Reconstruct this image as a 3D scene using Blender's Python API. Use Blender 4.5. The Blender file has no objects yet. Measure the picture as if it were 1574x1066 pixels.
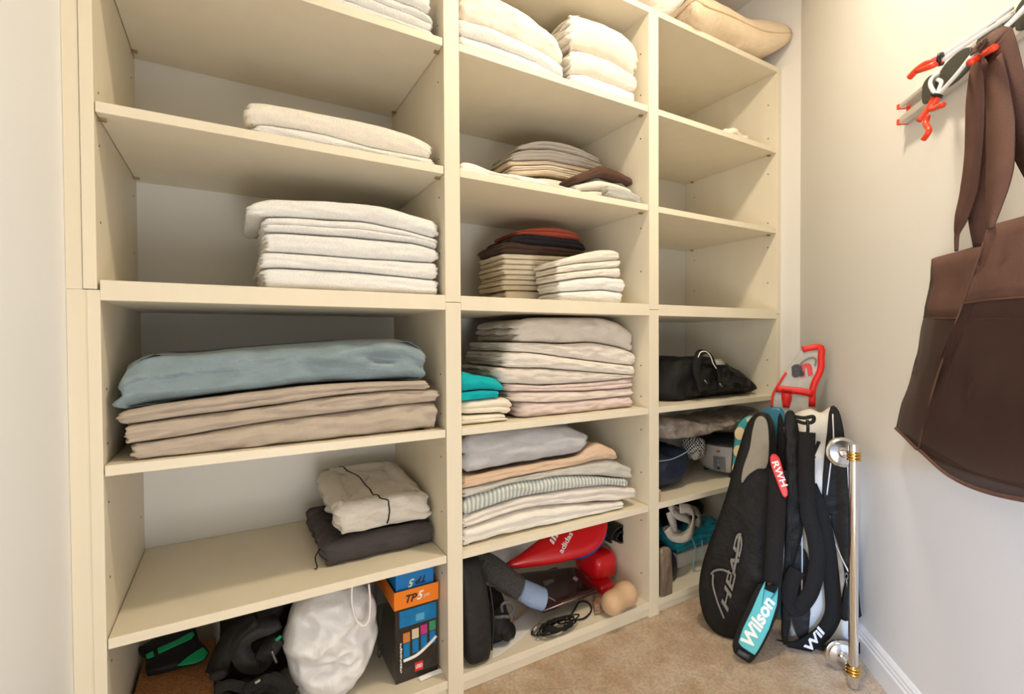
import bpy, bmesh, math, random
from math import sin, cos, pi, radians, sqrt, atan2
from mathutils import Vector, Matrix, noise
C = bpy.context.scene.collection
# ---------------------------------------------------------------- camera
F, YAW, PITCH, ROLL = 740.6, 0.5263, -0.0157, -0.0057
EYE = Vector((0.0, -1.27, 0.0))
fw = Vector((sin(YAW)*cos(PITCH), cos(YAW)*cos(PITCH), sin(PITCH)))
rt0 = Vector((cos(YAW), -sin(YAW), 0)); up0 = rt0.cross(fw)
rt = rt0*cos(ROLL) + up0*sin(ROLL); up = -rt0*sin(ROLL) + up0*cos(ROLL)
cd = bpy.data.cameras.new('camera'); cam = bpy.data.objects.new('camera', cd); C.objects.link(cam)
cam.matrix_world = Matrix(((rt.x, up.x, -fw.x, EYE.x), (rt.y, up.y, -fw.y, EYE.y), (rt.z, up.z, -fw.z, EYE.z), (0, 0, 0, 1)))
cd.sensor_width = 36; cd.lens = F/1574*36; cd.clip_start = 0.02
sc = bpy.context.scene; sc.camera = cam
def ray(u, v): return fw + rt*((u-787)/F) + up*((533-v)/F)
def at(u, v, Y=0.0):                      # point of plane Y=const seen at a pixel of the photo
    d = ray(u, v); return EYE + d*((Y-EYE.y)/d.y)
def atz(u, v, z):
    d = ray(u, v); return EYE + d*((z-EYE.z)/d.z)
def atx(u, v, X):
    d = ray(u, v); return EYE + d*((X-EYE.x)/d.x)
# ---------------------------------------------------------------- view, world and lights
sc.view_settings.view_transform = 'Standard'; sc.view_settings.look = 'None'
sc.view_settings.gamma = 1; sc.view_settings.use_curve_mapping = False
sc.view_settings.exposure = EXPOSURE = 0.0
w = bpy.data.worlds.new('world'); sc.world = w; w.use_nodes = True
w.node_tree.nodes['Background'].inputs[0].default_value = (1.0, 0.95, 0.88, 1)
w.node_tree.nodes['Background'].inputs[1].default_value = 0.03
def area(name, loc, target, size, power, col, size_y=None):
    l = bpy.data.lights.new(name, 'AREA'); l.energy = power; l.color = col; l.size = size
    if size_y: l.shape = 'RECTANGLE'; l.size_y = size_y
    o = bpy.data.objects.new(name, l); C.objects.link(o); o.location = loc
    o.rotation_euler = (Vector(target)-Vector(loc)).to_track_quat('-Z', 'Y').to_euler(); return o
area('ceiling_lamp_light', (1.05, -0.62, 1.57), (1.05, -0.62, 0), 0.14, 20, (1.0, 0.86, 0.64))
area('doorway_daylight', (-1.5, -1.75, 0.0), (1.6, -0.7, -0.4), 0.9, 42, (0.98, 0.98, 0.97), 1.8)
area('low_fill_light', (0.3, -1.9, -0.8), (0.9, 0, 0.6), 0.8, 26, (1.0, 0.98, 0.95))  # added low fill behind the camera to brighten the shelves, no real window
sl = bpy.data.lights.new('blue_daylight_beam', 'SPOT'); sl.energy = 330; sl.color = (0.25, 0.50, 1.0); sl.spot_size = 0.34; sl.spot_blend = 0.5; sl.shadow_soft_size = 0.1
so = bpy.data.objects.new('blue_daylight_beam', sl); C.objects.link(so); so.location = (-0.9, -2.4, 0.1)
so.rotation_euler = (Vector((1.28, -1.05, -0.62))-Vector(so.location)).to_track_quat('-Z', 'Y').to_euler()

# ---------------------------------------------------------------- layout (metres, eye level is z = 0)
L0, L1, M0, M1, R0, R1, DEP = -0.231, 0.522, 0.569, 1.319, 1.367, 2.108, 0.504
FZ = -1.03; CEIL = 1.585; WX = 2.136; TH = 0.022
ZT, ZA, ZB, ZF, ZC, ZD, ZE = 1.201, 0.845, 0.488, 0.126, -0.255, -0.614, -0.975    # upper faces of the boards
WD = Vector((0.674, 0.739, 0)).normalized(); WC = Vector((WX, -0.087, 0))            # oblique right wall: direction and far corner
WN = Vector((-WD.y, WD.x, 0)); 
if WN.dot(EYE-WC) < 0: WN = -WN
def atw(u, v, off=0.0):                   # point on the right wall (off = distance in front of it)
    d = ray(u, v); P0 = WC + WN*off
    return EYE + d*((P0-EYE).dot(WN)/d.dot(WN))
# ---------------------------------------------------------------- materials
MATS = {}
def mat(name, col, rough=0.6, metal=0.0, bump=0.0, bscale=60.0, var=0.0, vscale=8.0, spec=0.5, sheen=0.0, alpha=1.0,
        stretch=(1, 1, 1), trans=0.0, col2=None, detail=4.0, ior=1.45, bdist=0.01, coat=0.0, subsurface=0.0):
    if name in MATS: return MATS[name]
    m = bpy.data.materials.new(name); m.use_nodes = True; nt = m.node_tree; N = nt.nodes; L = nt.links
    b = N['Principled BSDF']
    b.inputs['Base Color'].default_value = (*col, 1); b.inputs['Roughness'].default_value = rough
    b.inputs['Metallic'].default_value = metal; b.inputs['Specular IOR Level'].default_value = spec
    b.inputs['Alpha'].default_value = alpha; b.inputs['Transmission Weight'].default_value = trans; b.inputs['IOR'].default_value = ior
    b.inputs['Sheen Weight'].default_value = sheen; b.inputs['Coat Weight'].default_value = coat
    tc = N.new('ShaderNodeTexCoord'); mp = N.new('ShaderNodeMapping'); mp.inputs['Scale'].default_value = stretch
    L.new(tc.outputs['Object'], mp.inputs[0])
    if var > 0:
        n = N.new('ShaderNodeTexNoise'); n.inputs['Scale'].default_value = vscale; n.inputs['Detail'].default_value = detail
        L.new(mp.outputs[0], n.inputs['Vector'])
        r = N.new('ShaderNodeValToRGB'); c2 = col2 or tuple(max(0, c*(1-var)) for c in col)
        r.color_ramp.elements[0].position = 0.35; r.color_ramp.elements[1].position = 0.65
        r.color_ramp.elements[0].color = (*c2, 1); r.color_ramp.elements[1].color = (*col, 1)
        L.new(n.outputs['Fac'], r.inputs[0]); L.new(r.outputs[0], b.inputs['Base Color'])
    if bump > 0:
        n = N.new('ShaderNodeTexNoise'); n.inputs['Scale'].default_value = bscale; n.inputs['Detail'].default_value = detail
        L.new(mp.outputs[0], n.inputs['Vector'])
        bp = N.new('ShaderNodeBump'); bp.inputs['Strength'].default_value = bump; bp.inputs['Distance'].default_value = bdist
        L.new(n.outputs['Fac'], bp.inputs['Height']); L.new(bp.outputs[0], b.inputs['Normal'])
    MATS[name] = m; return m
def towel(name, col): return mat('terry_'+name, col, 1.0, bump=0.9, bscale=330, sheen=0.1, var=0.035, vscale=120, spec=0.1, detail=3, bdist=0.004)
def cotton(name, col, rough=0.85, bump=0.55, sheen=0.1): return mat('cotton_'+name, col, rough, bump=bump, bscale=22, sheen=sheen, var=0.05, vscale=30, spec=0.25, stretch=(1, 1, 1.6), detail=3, bdist=0.012)
M_LAM = mat('cream_laminate', (0.79, 0.715, 0.56), 0.42, bump=0.03, bscale=40, var=0.035, vscale=14, stretch=(1, 1, 0.08), spec=0.4)
M_WALL = mat('wall_paint', (0.80, 0.77, 0.72), 0.75, bump=0.12, bscale=90, var=0.02, vscale=2, spec=0.2, bdist=0.002)
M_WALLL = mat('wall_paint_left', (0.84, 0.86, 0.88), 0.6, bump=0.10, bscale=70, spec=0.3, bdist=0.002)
M_TRIM = mat('trim_paint', (0.84, 0.82, 0.78), 0.4, spec=0.5)
M_CEIL = mat('ceiling_paint', (0.78, 0.72, 0.64), 0.9)
M_BACK = mat('white_backboard', (0.74, 0.73, 0.69), 0.5, var=0.02, vscale=4)
M_CARPET = mat('carpet_pile', (0.84, 0.68, 0.51), 1.0, bump=1.0, bscale=300, var=0.3, vscale=13, col2=(0.70, 0.50, 0.33), spec=0.05, detail=8, bdist=0.012)
nt = M_CARPET.node_tree; bs = nt.nodes['Principled BSDF']; lk = bs.inputs['Base Color'].links[0].from_socket
n2 = nt.nodes.new('ShaderNodeTexNoise'); n2.inputs['Scale'].default_value = 130; n2.inputs['Detail'].default_value = 6
tcx = nt.nodes.new('ShaderNodeTexCoord'); nt.links.new(tcx.outputs['Object'], n2.inputs['Vector'])
mr = nt.nodes.new('ShaderNodeMapRange'); mr.inputs[1].default_value = 0.3; mr.inputs[2].default_value = 0.7; mr.inputs[3].default_value = 0.84; mr.inputs[4].default_value = 1.2
nt.links.new(n2.outputs['Fac'], mr.inputs[0]); mx = nt.nodes.new('ShaderNodeMix'); mx.data_type = 'RGBA'; mx.blend_type = 'MULTIPLY'; mx.inputs[0].default_value = 1
nt.links.new(lk, mx.inputs[6]); nt.links.new(mr.outputs[0], mx.inputs[7]); nt.links.new(mx.outputs[2], bs.inputs['Base Color'])
M_DARK = mat('dark_gap', (0.05, 0.04, 0.03), 0.9)
M_BRASSPIN = mat('pin_metal', (0.45, 0.36, 0.22), 0.35, metal=1)
# ---------------------------------------------------------------- helpers
def tag(o, label=None, cat=None, group=None, kind=None):
    if label: o['label'] = label
    if cat: o['category'] = cat
    if group: o['group'] = group
    if kind: o['kind'] = kind
    return o
def thing(name, label, cat, loc=(0, 0, 0), group=None):
    o = bpy.data.objects.new(name, None); C.objects.link(o); o.location = loc; o.empty_display_size = 0.05
    return tag(o, label, cat, group)
def obj(name, bm, m, parent=None, smooth=True, bevel=0.0, bseg=2, recalc=True, subsurf=0, angle=None):
    if recalc: bmesh.ops.recalc_face_normals(bm, faces=bm.faces)
    me = bpy.data.meshes.new(name); 
    org = Vector((0, 0, 0))
    if parent is not None: org = world_loc(parent)
    else:
        if bm.verts:
            xs = [v.co.x for v in bm.verts]; ys = [v.co.y for v in bm.verts]; zs = [v.co.z for v in bm.verts]
            org = Vector(((min(xs)+max(xs))/2, (min(ys)+max(ys))/2, min(zs)))
    bmesh.ops.translate(bm, verts=bm.verts, vec=-org)
    bm.to_mesh(me); bm.free()
    if isinstance(m, (list, tuple)):
        for k in m: me.materials.append(k)
    else: me.materials.append(m)
    for p in me.polygons: p.use_smooth = smooth
    o = bpy.data.objects.new(name, me); C.objects.link(o)
    if parent is not None: o.parent = parent
    else: o.location = org
    if smooth and angle: 
        me.set_sharp_from_angle(angle=radians(angle))
    if bevel > 0:
        b = o.modifiers.new('bevel', 'BEVEL'); b.width = bevel; b.segments = bseg; b.limit_method = 'ANGLE'
        b.harden_normals = False
    if subsurf:
        s = o.modifiers.new('subdivision', 'SUBSURF'); s.levels = subsurf; s.render_levels = subsurf
    return o
def world_loc(o):
    v = Vector((0, 0, 0))
    while o is not None:
        v = v + Vector(o.location); o = o.parent
    return v
def box(bm, x0, x1, y0, y1, z0, z1, mi=0):
    vs = [bm.verts.new((x, y, z)) for z in (z0, z1) for y in (y0, y1) for x in (x0, x1)]
    for f in ((0, 2, 3, 1), (4, 5, 7, 6), (0, 1, 5, 4), (2, 6, 7, 3), (0, 4, 6, 2), (1, 3, 7, 5)):
        bm.faces.new([vs[i] for i in f]).material_index = mi
    return bm
def BX(*a): return box(bmesh.new(), *a)
def hexa(bm, pts, mi=0):                   # 8 points: bottom 4 (ring), top 4 (ring)
    v = [bm.verts.new(p) for p in pts]
    for f in ((3, 2, 1, 0), (4, 5, 6, 7), (0, 1, 5, 4), (1, 2, 6, 5), (2, 3, 7, 6), (3, 0, 4, 7)):
        bm.faces.new([v[i] for i in f]).material_index = mi
    return bm
def cyl(bm, a, b, r, n=16, r2=None, mi=0, cap=True):
    a, b = Vector(a), Vector(b); r2 = r if r2 is None else r2
    d = (b-a).normalized(); e = d.orthogonal().normalized(); g = d.cross(e)
    A = [bm.verts.new(a + (e*cos(2*pi*i/n)+g*sin(2*pi*i/n))*r) for i in range(n)]
    B = [bm.verts.new(b + (e*cos(2*pi*i/n)+g*sin(2*pi*i/n))*r2) for i in range(n)]
    for i in range(n): bm.faces.new((A[i], A[(i+1) % n], B[(i+1) % n], B[i])).material_index = mi
    if cap:
        bm.faces.new(A[::-1]).material_index = mi; bm.faces.new(B).material_index = mi
    return bm
def lathe(bm, base, axis, prof, n=40, mi=0):   # prof: (r, h) pairs along axis
    base, axis = Vector(base), Vector(axis).normalized(); e = axis.orthogonal().normalized(); g = axis.cross(e); rings = []
    for r, h in prof: rings.append([bm.verts.new(base + axis*h + (e*cos(2*pi*i/n)+g*sin(2*pi*i/n))*max(r, 1e-5)) for i in range(n)])
    for A, B in zip(rings, rings[1:]):
        for i in range(n): bm.faces.new((A[i], A[(i+1) % n], B[(i+1) % n], B[i])).material_index = mi
    bm.faces.new(rings[0][::-1]).material_index = mi; bm.faces.new(rings[-1]).material_index = mi
    return bm
def spline(pts, n=8):                      # Catmull-Rom through points
    P = [Vector(p) for p in pts]; P = [P[0]*2-P[1]] + P + [P[-1]*2-P[-2]]; out = []
    for i in range(1, len(P)-2):
        for k in range(n):
            t = k/n; a, b, c, d = P[i-1], P[i], P[i+1], P[i+2]
            out.append(0.5*((2*b)+(c-a)*t+(2*a-5*b+4*c-d)*t*t+(3*b-a-3*c+d)*t**3))
    out.append(P[-2]); return out
def tube(bm, pts, r, n=8, mi=0, smooth=6, radii=None):
    P = spline(pts, smooth) if smooth else [Vector(p) for p in pts]
    up_ = None; rings = []
    for i, p in enumerate(P):
        t = (P[min(i+1, len(P)-1)]-P[max(i-1, 0)]).normalized()
        if up_ is None: up_ = t.orthogonal().normalized()
        up_ = (up_ - t*up_.dot(t)).normalized(); g = t.cross(up_)
        rr = r if radii is None else radii[0]+(radii[1]-radii[0])*i/(len(P)-1)
        rings.append([bm.verts.new(p+(up_*cos(2*pi*k/n)+g*sin(2*pi*k/n))*rr) for k in range(n)])
    for A, B in zip(rings, rings[1:]):
        for i in range(n): bm.faces.new((A[i], A[(i+1) % n], B[(i+1) % n], B[i])).material_index = mi
    bm.faces.new(rings[0][::-1]).material_index = mi; bm.faces.new(rings[-1]).material_index = mi
    return bm
def strap(bm, pts, width, th, nrm, mi=0, smooth=8, widths=None):     # flat ribbon with thickness along pts; nrm = list or one face normal hint
    P = spline(pts, smooth) if smooth else [Vector(p) for p in pts]; rings = []; n = len(P)
    NR = [Vector(x) for x in nrm] if isinstance(nrm, list) else None
    for i, p in enumerate(P):
        t = (P[min(i+1, n-1)]-P[max(i-1, 0)]).normalized()
        if NR:
            f = i/(n-1)*(len(NR)-1); k = min(int(f), len(NR)-2); nn = NR[k].lerp(NR[k+1], f-k)
        else: nn = Vector(nrm)
        nn = (nn - t*nn.dot(t)).normalized(); s = t.cross(nn)
        ww = width
        if widths:
            f = i/(n-1)*(len(widths)-1); k = min(int(f), len(widths)-2); ww = widths[k]+(widths[k+1]-widths[k])*(f-k)
        rings.append([bm.verts.new(p+s*a*ww/2+nn*b*th/2) for a, b in ((-1, -1), (1, -1), (1, 1), (-1, 1))])
    for A, B in zip(rings, rings[1:]):
        for i in range(4): bm.faces.new((A[i], A[(i+1) % 4], B[(i+1) % 4], B[i])).material_index = mi
    bm.faces.new(rings[0][::-1]).material_index = mi; bm.faces.new(rings[-1]).material_index = mi
    return bm
def nz(x, y, z=0.0): return noise.noise(Vector((x, y, z)))
def interp(tab, x):
    if x <= tab[0][0]: return tab[0][1]
    for (a, p), (b, q) in zip(tab, tab[1:]):
        if x <= b: return p+(q-p)*((x-a)/(b-a) if b > a else 0)
    return tab[-1][1]
def smooth_interp(tab, x, h):
    return (interp(tab, x-h)+interp(tab, x-h/2)+interp(tab, x)+interp(tab, x+h/2)+interp(tab, x+h))/5
def slab(zb, zt, x0, x1, y0, y1, rc=0.02, nf=1, ns=4, af=1.0, as_=0.6, wr=0.002, seed=0, jit=0.003, wob=0.003, N=150, per=18, rot=0.0, crease=0.0,
         lshift=0.0, rounding=1.0, fx=9.0, spiral=False):
    """folded textile: rounded outline x0..x1, y0..y1; zb(x,y), zt(x,y) lower and upper faces; nf layers seen at the front edge, ns at the ends"""
    bm = bmesh.new(); rnd = random.Random(seed); sx = seed*7.31
    cx, cy = (x0+x1)/2, (y0+y1)/2; w, d = (x1-x0)/2, (y1-y0)/2; rc = min(rc, w*0.9, d*0.9)
    out = []                               # outline with normals
    per_len = 4*(w+d); seg = []
    for (ax, ay, bx, by, nx, ny) in ((-w+rc, -d, w-rc, -d, 0, -1), (w, -d+rc, w, d-rc, 1, 0), (w-rc, d, -w+rc, d, 0, 1), (-w, d-rc, -w, -d+rc, -1, 0)):
        ln = sqrt((bx-ax)**2+(by-ay)**2); k = max(3, int(N*ln/per_len))
        if ny == 1: k = max(3, k//3)
        for i in range(k):
            t = i/k; out.append((ax+(bx-ax)*t, ay+(by-ay)*t, nx, ny))
        a0 = atan2(ny, nx); ccx, ccy = bx-nx*rc, by-ny*rc
        for i in range(6):
            a = a0+(pi/2)*i/6; out.append((ccx+cos(a)*rc, ccy+sin(a)*rc, cos(a), sin(a)))
    m = max(per, 6*max(nf, ns)); layj = [[rnd.uniform(-1, 1) for _ in range(40)] for _ in range(4)]
    cr, sr = cos(rot), sin(rot)
    def ridge(s, n, side, q):
        k = min(int(s*n), n-1); f = s*n-k; c = 2*f-1
        return -(1-sqrt(max(0, 1-abs(c)**2.3))) , layj[side][k]*1.0, k
    rings = []
    thick0 = max(1e-4, zt(cx, cy)-zb(cx, cy))
    for j in range(m+1):
        s = 0.5-0.5*cos(pi*j/m) if max(nf, ns) == 1 else j/m
        ring = []
        for (px, py, nx, ny) in out:
            X, Y = cx+px, cy+py
            t = max(1e-4, zt(X, Y)-zb(X, Y))
            wfront = max(0, -ny)+max(0, ny); wside = abs(nx)
            tot = wfront+wside; wfront /= tot; wside /= tot; wfront = wfront**2/(wfront**2+wside**2); wside = 1-wfront
            r1, j1, k1 = ridge(s, nf, 0 if ny < 0 else 1, 0); r2, j2, k2 = ridge(s, ns, 2 if nx < 0 else 3, 0)
            big = -(1-sqrt(max(0, 1-abs(2*s-1)**2.6)))*t*0.42*rounding
            o1 = r1*t/(2*nf)*af*(1 if nf > 1 else 0.0) + j1*jit*(nf > 1) + nz(X*12+k1*9.7, k1*3.3, sx)*wob
            o2 = r2*t/(2*ns)*as_*1.6 + j2*jit*1.8 + nz(Y*20+k2*5.7, k2*4.1, sx+4)*wob*1.3
            off = big + o1*wfront + o2*wside
            zz = zb(X, Y)+t*s
            if 0.02 < s < 0.98:
                zz += nz(X*9+sx, Y*9, k1*1.7)*t*0.06*(nf > 1)
                zz += nz(Y*22+sx, X*3, k2*2.9)*t*0.10*wside*(ns > 1)
            if 0 < s < 1:
                off += nz(X*fx*2.2+sx, s*3, Y*fx*2)*wr*1.6 + nz(X*fx*6+sx, s*5, Y*fx*5)*wr*0.6
            off = off - wr*1.5 + nz(X*16+sx, s*4.3, Y*16)*wr*0.9 - abs(nz(X*7+sx+5, s*2.6+X*3, Y*7))*wr*1.2
            off = min(off, -0.0003)
            X2, Y2 = px+nx*off, py+ny*off
            b1_, t1_ = zb(cx+X2, cy+Y2), zt(cx+X2, cy+Y2)
            zz += b1_+(t1_-b1_)*s-(zb(X, Y)+t*s)
            zz = min(max(zz, b1_+0.0002), t1_-0.0002) if 0 < s < 1 else zz
            if nx < -0.2: X2 += abs(lshift)*(1-s if lshift < 0 else s)*abs(nx)
            ring.append((X2, Y2, zz, X, Y))
        rings.append(ring)
    def place(x, y, z): return Vector((cx+x*cr-y*sr, cy+x*sr+y*cr, z))
    R = [[bm.verts.new(place(a[0], a[1], a[2])) for a in ring] for ring in rings]
    n = len(out)
    for A, B in zip(R, R[1:]):
        for i in range(n): bm.faces.new((A[i], A[(i+1) % n], B[(i+1) % n], B[i]))
    K = 16
    for ringI, fn, flip in ((len(rings)-1, zt, False), (0, zb, True)):
        prev = R[ringI]; base = rings[ringI]; KK = K if not flip else 4
        for k in range(1, KK):
            f = 1-k/KK
            # keep an even border: shrink towards the centre line
            cur = []
            for (a, b, z, X, Y) in base:
                x, y = a*f, b*f; XX, YY = cx+x, cy+y
                zz = fn(XX, YY)
                if not flip:
                    e = min(1, k/3)
                    h = nz(XX*fx+sx, YY*fx*0.8, sx)*wr*2.0 + nz(XX*fx*3+sx, YY*fx*2.6, sx)*wr*0.8
                    if crease: h += -abs(nz(XX*fx*1.3+sx+3, YY*fx*1.1+5))*crease+crease*0.25
                    zz = max(zz+min(0, (h-wr*1.8-crease*0.25))*e, zb(XX, YY)+0.0045)
                cur.append(bm.verts.new(place(x, y, zz)))
            for i in range(n): bm.faces.new((prev[i], prev[(i+1) % n], cur[(i+1) % n], cur[i]))
            prev = cur
        c = bm.verts.new(place(0, 0, fn(cx, cy)))
        for i in range(n): bm.faces.new((prev[i], prev[(i+1) % n], c))
    return bm
SEED = [1]
def stack(shelf, yf, depth, items):
    """bottom-up pile; every item: dict(top=[(u,v)..], name,label,cat,mat, ...) with its upper outline read at the plane of its front edge"""
    prev = None; made = []
    for it in items:
        y0 = it.get('yf', yf); dp = it.get('depth', depth)
        pts = [at(u, v, y0) for u, v in it['top']]; tab = sorted((p.x, p.z) for p in pts)
        x0, x1 = tab[0][0], tab[-1][0]; h = (x1-x0)*0.05
        if 'x' in it: x0, x1 = it['x']
        x0 -= it.get('wr', 0.002)*1.2; x1 += it.get('wr', 0.002)*1.2
        for ba, bb_ in ((L0, L1), (M0, M1), (R0, R1)):
            if ba < (x0+x1)/2 < bb_: x0, x1 = max(x0, ba+0.004), min(x1, bb_-0.004)
        top_lim = {ZA: 9 if x0 < L1 else ZT-TH, ZB: ZA-TH, ZF: ZB-TH, ZC: 0.0845, ZD: ZC-TH}.get(shelf, 9)-0.004
        bot = prev if 'floor' not in it else None
        fz = it.get('floor', shelf)
        br = it.get('back', 0.0)
        def zt(x, y, tab=tab, y0=y0, br=br, dp=dp, h=h): return smooth_interp(tab, x, h)+br*(y-y0)/dp
        if bot is None:
            def zb(x, y, fz=fz): return fz+0.0008
        else:
            def zb(x, y, bot=bot): return bot(x, y)+0.002
        def zt2(x, y, zt=zt, zb=zb, tl=top_lim): return min(tl, max(zt(x, y), zb(x, y)+0.006))
        SEED[0] += 1
        kw = {k: it[k] for k in ('nf', 'ns', 'af', 'as_', 'wr', 'rc', 'jit', 'wob', 'crease', 'rot', 'lshift', 'rounding', 'fx', 'N') if k in it}
        bm = slab(zb, zt2, x0, x1, y0, y0+dp, seed=SEED[0], **kw)
        o = obj(it['name'], bm, it['mat']); tag(o, it['label'], it['cat'], it.get('group'))
        made.append(o); prev = zt2
    return made
# ================================================================ THE SETTING
def struct(name, bm, m, **k): o = obj(name, bm, m, **k); o['kind'] = 'structure'; return o
struct('floor', BX(-1.6, 3.0, -3.2, 0.60, FZ-0.05, FZ), M_CARPET, smooth=False)
struct('ceiling', BX(-1.6, 3.0, -3.2, 0.60, CEIL, CEIL+0.05), M_CEIL, smooth=False)
struct('wall_back', BX(-0.34, 3.0, DEP+0.015, DEP+0.07, FZ, CEIL), M_WALL, smooth=False)
struct('wall_left', BX(-0.40, -0.284, -1.05, DEP+0.07, FZ, CEIL), M_WALLL, smooth=False, bevel=0.004, bseg=3)
seam = 0.106
def wallpt(t, off, z): p = WC - WD*t + WN*off; return Vector((p.x, p.y, z))
bm = bmesh.new(); T2 = 3.0
ring = [Vector((WX, DEP+0.03, 0)), Vector((WX, -0.087, 0)), wallpt(T2, 0, 0), wallpt(T2, -0.1, 0), Vector((WX+0.12, -0.05, 0)), Vector((WX+0.12, DEP+0.03, 0))]
for (i, j) in ((0, 5), ):
    A = [bm.verts.new((p.x, p.y, FZ)) for p in ring]; B = [bm.verts.new((p.x, p.y, CEIL)) for p in ring]
    for k in range(6): bm.faces.new((A[k], A[(k+1) % 6], B[(k+1) % 6], B[k]))
    bm.faces.new(A[::-1]); bm.faces.new(B)
struct('wall_right', bm, M_WALL, smooth=False)
bm = bmesh.new()                           # moulded baseboard: profile swept along the oblique wall
prof = [(0.0, 0.0), (0.017, 0.0), (0.017, 0.062), (0.013, 0.067), (0.013, 0.074), (0.010, 0.079), (0.010, 0.085), (0.004, 0.094), (0.0, 0.096)]
rr = [[bm.verts.new(wallpt(t, o, FZ+h)) for o, h in prof] for t in (-0.0, T2)]
for k in range(len(prof)-1): bm.faces.new((rr[0][k], rr[0][k+1], rr[1][k+1], rr[1][k]))
struct('baseboard_right', bm, M_TRIM, smooth=False)
bm = BX(-0.2835, -0.2585, 0.002, 0.03, seam, CEIL); box(bm, -0.2835, L0-0.0215, 0.002, 0.03, FZ, seam-0.0005); struct('trim_1', bm, M_LAM, smooth=False)
# ================================================================ THE SHELVING
unit = thing('shelving_unit', 'cream built-in shelving unit of three bays against the rear wall', 'shelving', (0.95, 0.25, FZ))
def panel(name, *b, m=M_LAM, label=None, bev=0.0012):
    o = obj(name, BX(*b), m, unit, smooth=False, bevel=bev)
    if label: o['label'] = label
    return o
YB = DEP
seam = 0.106
def holes(x, nx, z0, z1, zs):
    bm = bmesh.new()
    for z in zs:
        for y in (0.042, DEP-0.06):
            cyl(bm, (x, y, z), (x+nx*0.0006, y, z), 0.0028, 10)
    return bm
cols = [(-0.2575, L0-0.0045, 'side_panel'), (L1, M0, 'divider_panel'), (M1, R0, 'divider_panel'), (R1, R1+0.024, 'side_panel')]
for i, (a, b, nm) in enumerate(cols):
    b2 = L0 if i == 0 else b
    a2 = a+0.0065 if i == 0 else a
    hi = panel(nm, a, b, 0, YB, seam+0.001, ZT-TH if i != 0 else ZT+0.3)
    lo = panel(nm, a2 if i else L0-0.0213, b2, 0.0, YB, FZ+0.0005, seam-0.0005)
    for o, zs in ((hi, (0.25, 0.41, 0.52, 0.74, 0.90, 1.05)), (lo, (-0.1, -0.215, -0.34, -0.5, -0.68, -0.88))):
        for (x, nx) in ((a, -1), (b, 1)):
            if (i == 0 and nx < 0) or (i == 3 and nx > 0) or (nx > 0 and i): continue      # only the faces the room can see
            x2 = x if o is hi or i else b2
            for z in zs:
                for y in (0.042, DEP-0.06):
                    obj('peg_hole', cyl(bmesh.new(), (x2, y, z), (x2+nx*0.0006, y, z), 0.0028, 10), M_DARK, o, smooth=False)
panel('back_panel', -0.2575, L1, YB, YB+0.008, FZ+0.0005, CEIL-0.02, bev=0, m=M_BACK); panel('back_panel', L1, M1, YB, YB+0.008, FZ+0.0005, ZT, bev=0, m=M_BACK); panel('back_panel', M1, R1+0.024, YB, YB+0.008, FZ+0.0005, ZT, bev=0, m=M_BACK)
bays = [(L0, L1), (M0, M1), (R0, R1)]
for k, (a, b) in enumerate(bays):
    aa = a if k else L0-0.0045
    panel('fixed_shelf', a if k else L0, b, 0.0, YB, 0.0845, ZF)
    panel('bottom_shelf', a, b, 0.004, YB, ZE-0.024, ZE)
    panel('plinth', a, b, 0.012, 0.03, FZ+0.0005, ZE-0.025)
    for z in (ZA, ZB, ZC, ZD):
        s = panel('shelf', (aa if z > 0 else a)+0.0015, b-0.0015, 0.003, YB-0.001, z-TH, z)
        for x, sx in ((aa if z > 0 else a, 1), (b, -1)):
            for y in (0.035, YB-0.05):
                obj('shelf_pin', BX(min(x, x+sx*0.014), max(x, x+sx*0.014), y-0.005, y+0.005, z-TH-0.006, z-TH-0.0005), M_BRASSPIN, s, smooth=False)
panel('top_panel', M0-0.047, R1+0.024, 0.0, YB, ZT-TH, ZT)
# ================================================================ LINENS
W1 = towel('white', (0.86, 0.85, 0.82)); W2 = towel('warm_white', (0.86, 0.80, 0.70)); 
# bay 1, highest shelf: white towels whose pile leaves the frame
g = 'white towels on the highest left shelf'
stack(ZA, 0.02, 0.34, [
 dict(name='towel', cat='towel', mat=W1, group=g, label='white towel lying directly on the highest left shelf, bottom of its pile', top=[(480, -22), (560, 8), (620, 30), (671, 50)], nf=1, ns=3),
 dict(name='towel', cat='towel', mat=W1, group=g, label='rolled-end white towel second from bottom on the highest left shelf', top=[(520, -45), (600, -10), (640, 5), (668, 24)], nf=2, ns=4),
 dict(name='towel', cat='towel', mat=W1, group=g, label='white towel third up on the highest left shelf, cut by the frame top', top=[(520, -85), (600, -45), (640, -25), (666, -4)], nf=1, ns=4),
])
g = 'pair of white towels on the second left shelf'
stack(ZB, 0.02, 0.33, [
 dict(name='towel', cat='towel', mat=W1, group=g, label='thin flat white towel under a thicker one on the second left shelf', top=[(387, 193), (401, 187), (493, 203), (577, 226), (671, 244)], nf=1, ns=3, wr=0.002),
 dict(name='towel', cat='towel', mat=W2, group=g, label='thick white towel on top of the pair on the second left shelf', top=[(376, 156), (391, 150), (493, 169), (594, 190), (640, 205), (667, 224)], nf=1, ns=3, wr=0.002),
])
g = 'five white bath towels stacked on the third left shelf'
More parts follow.
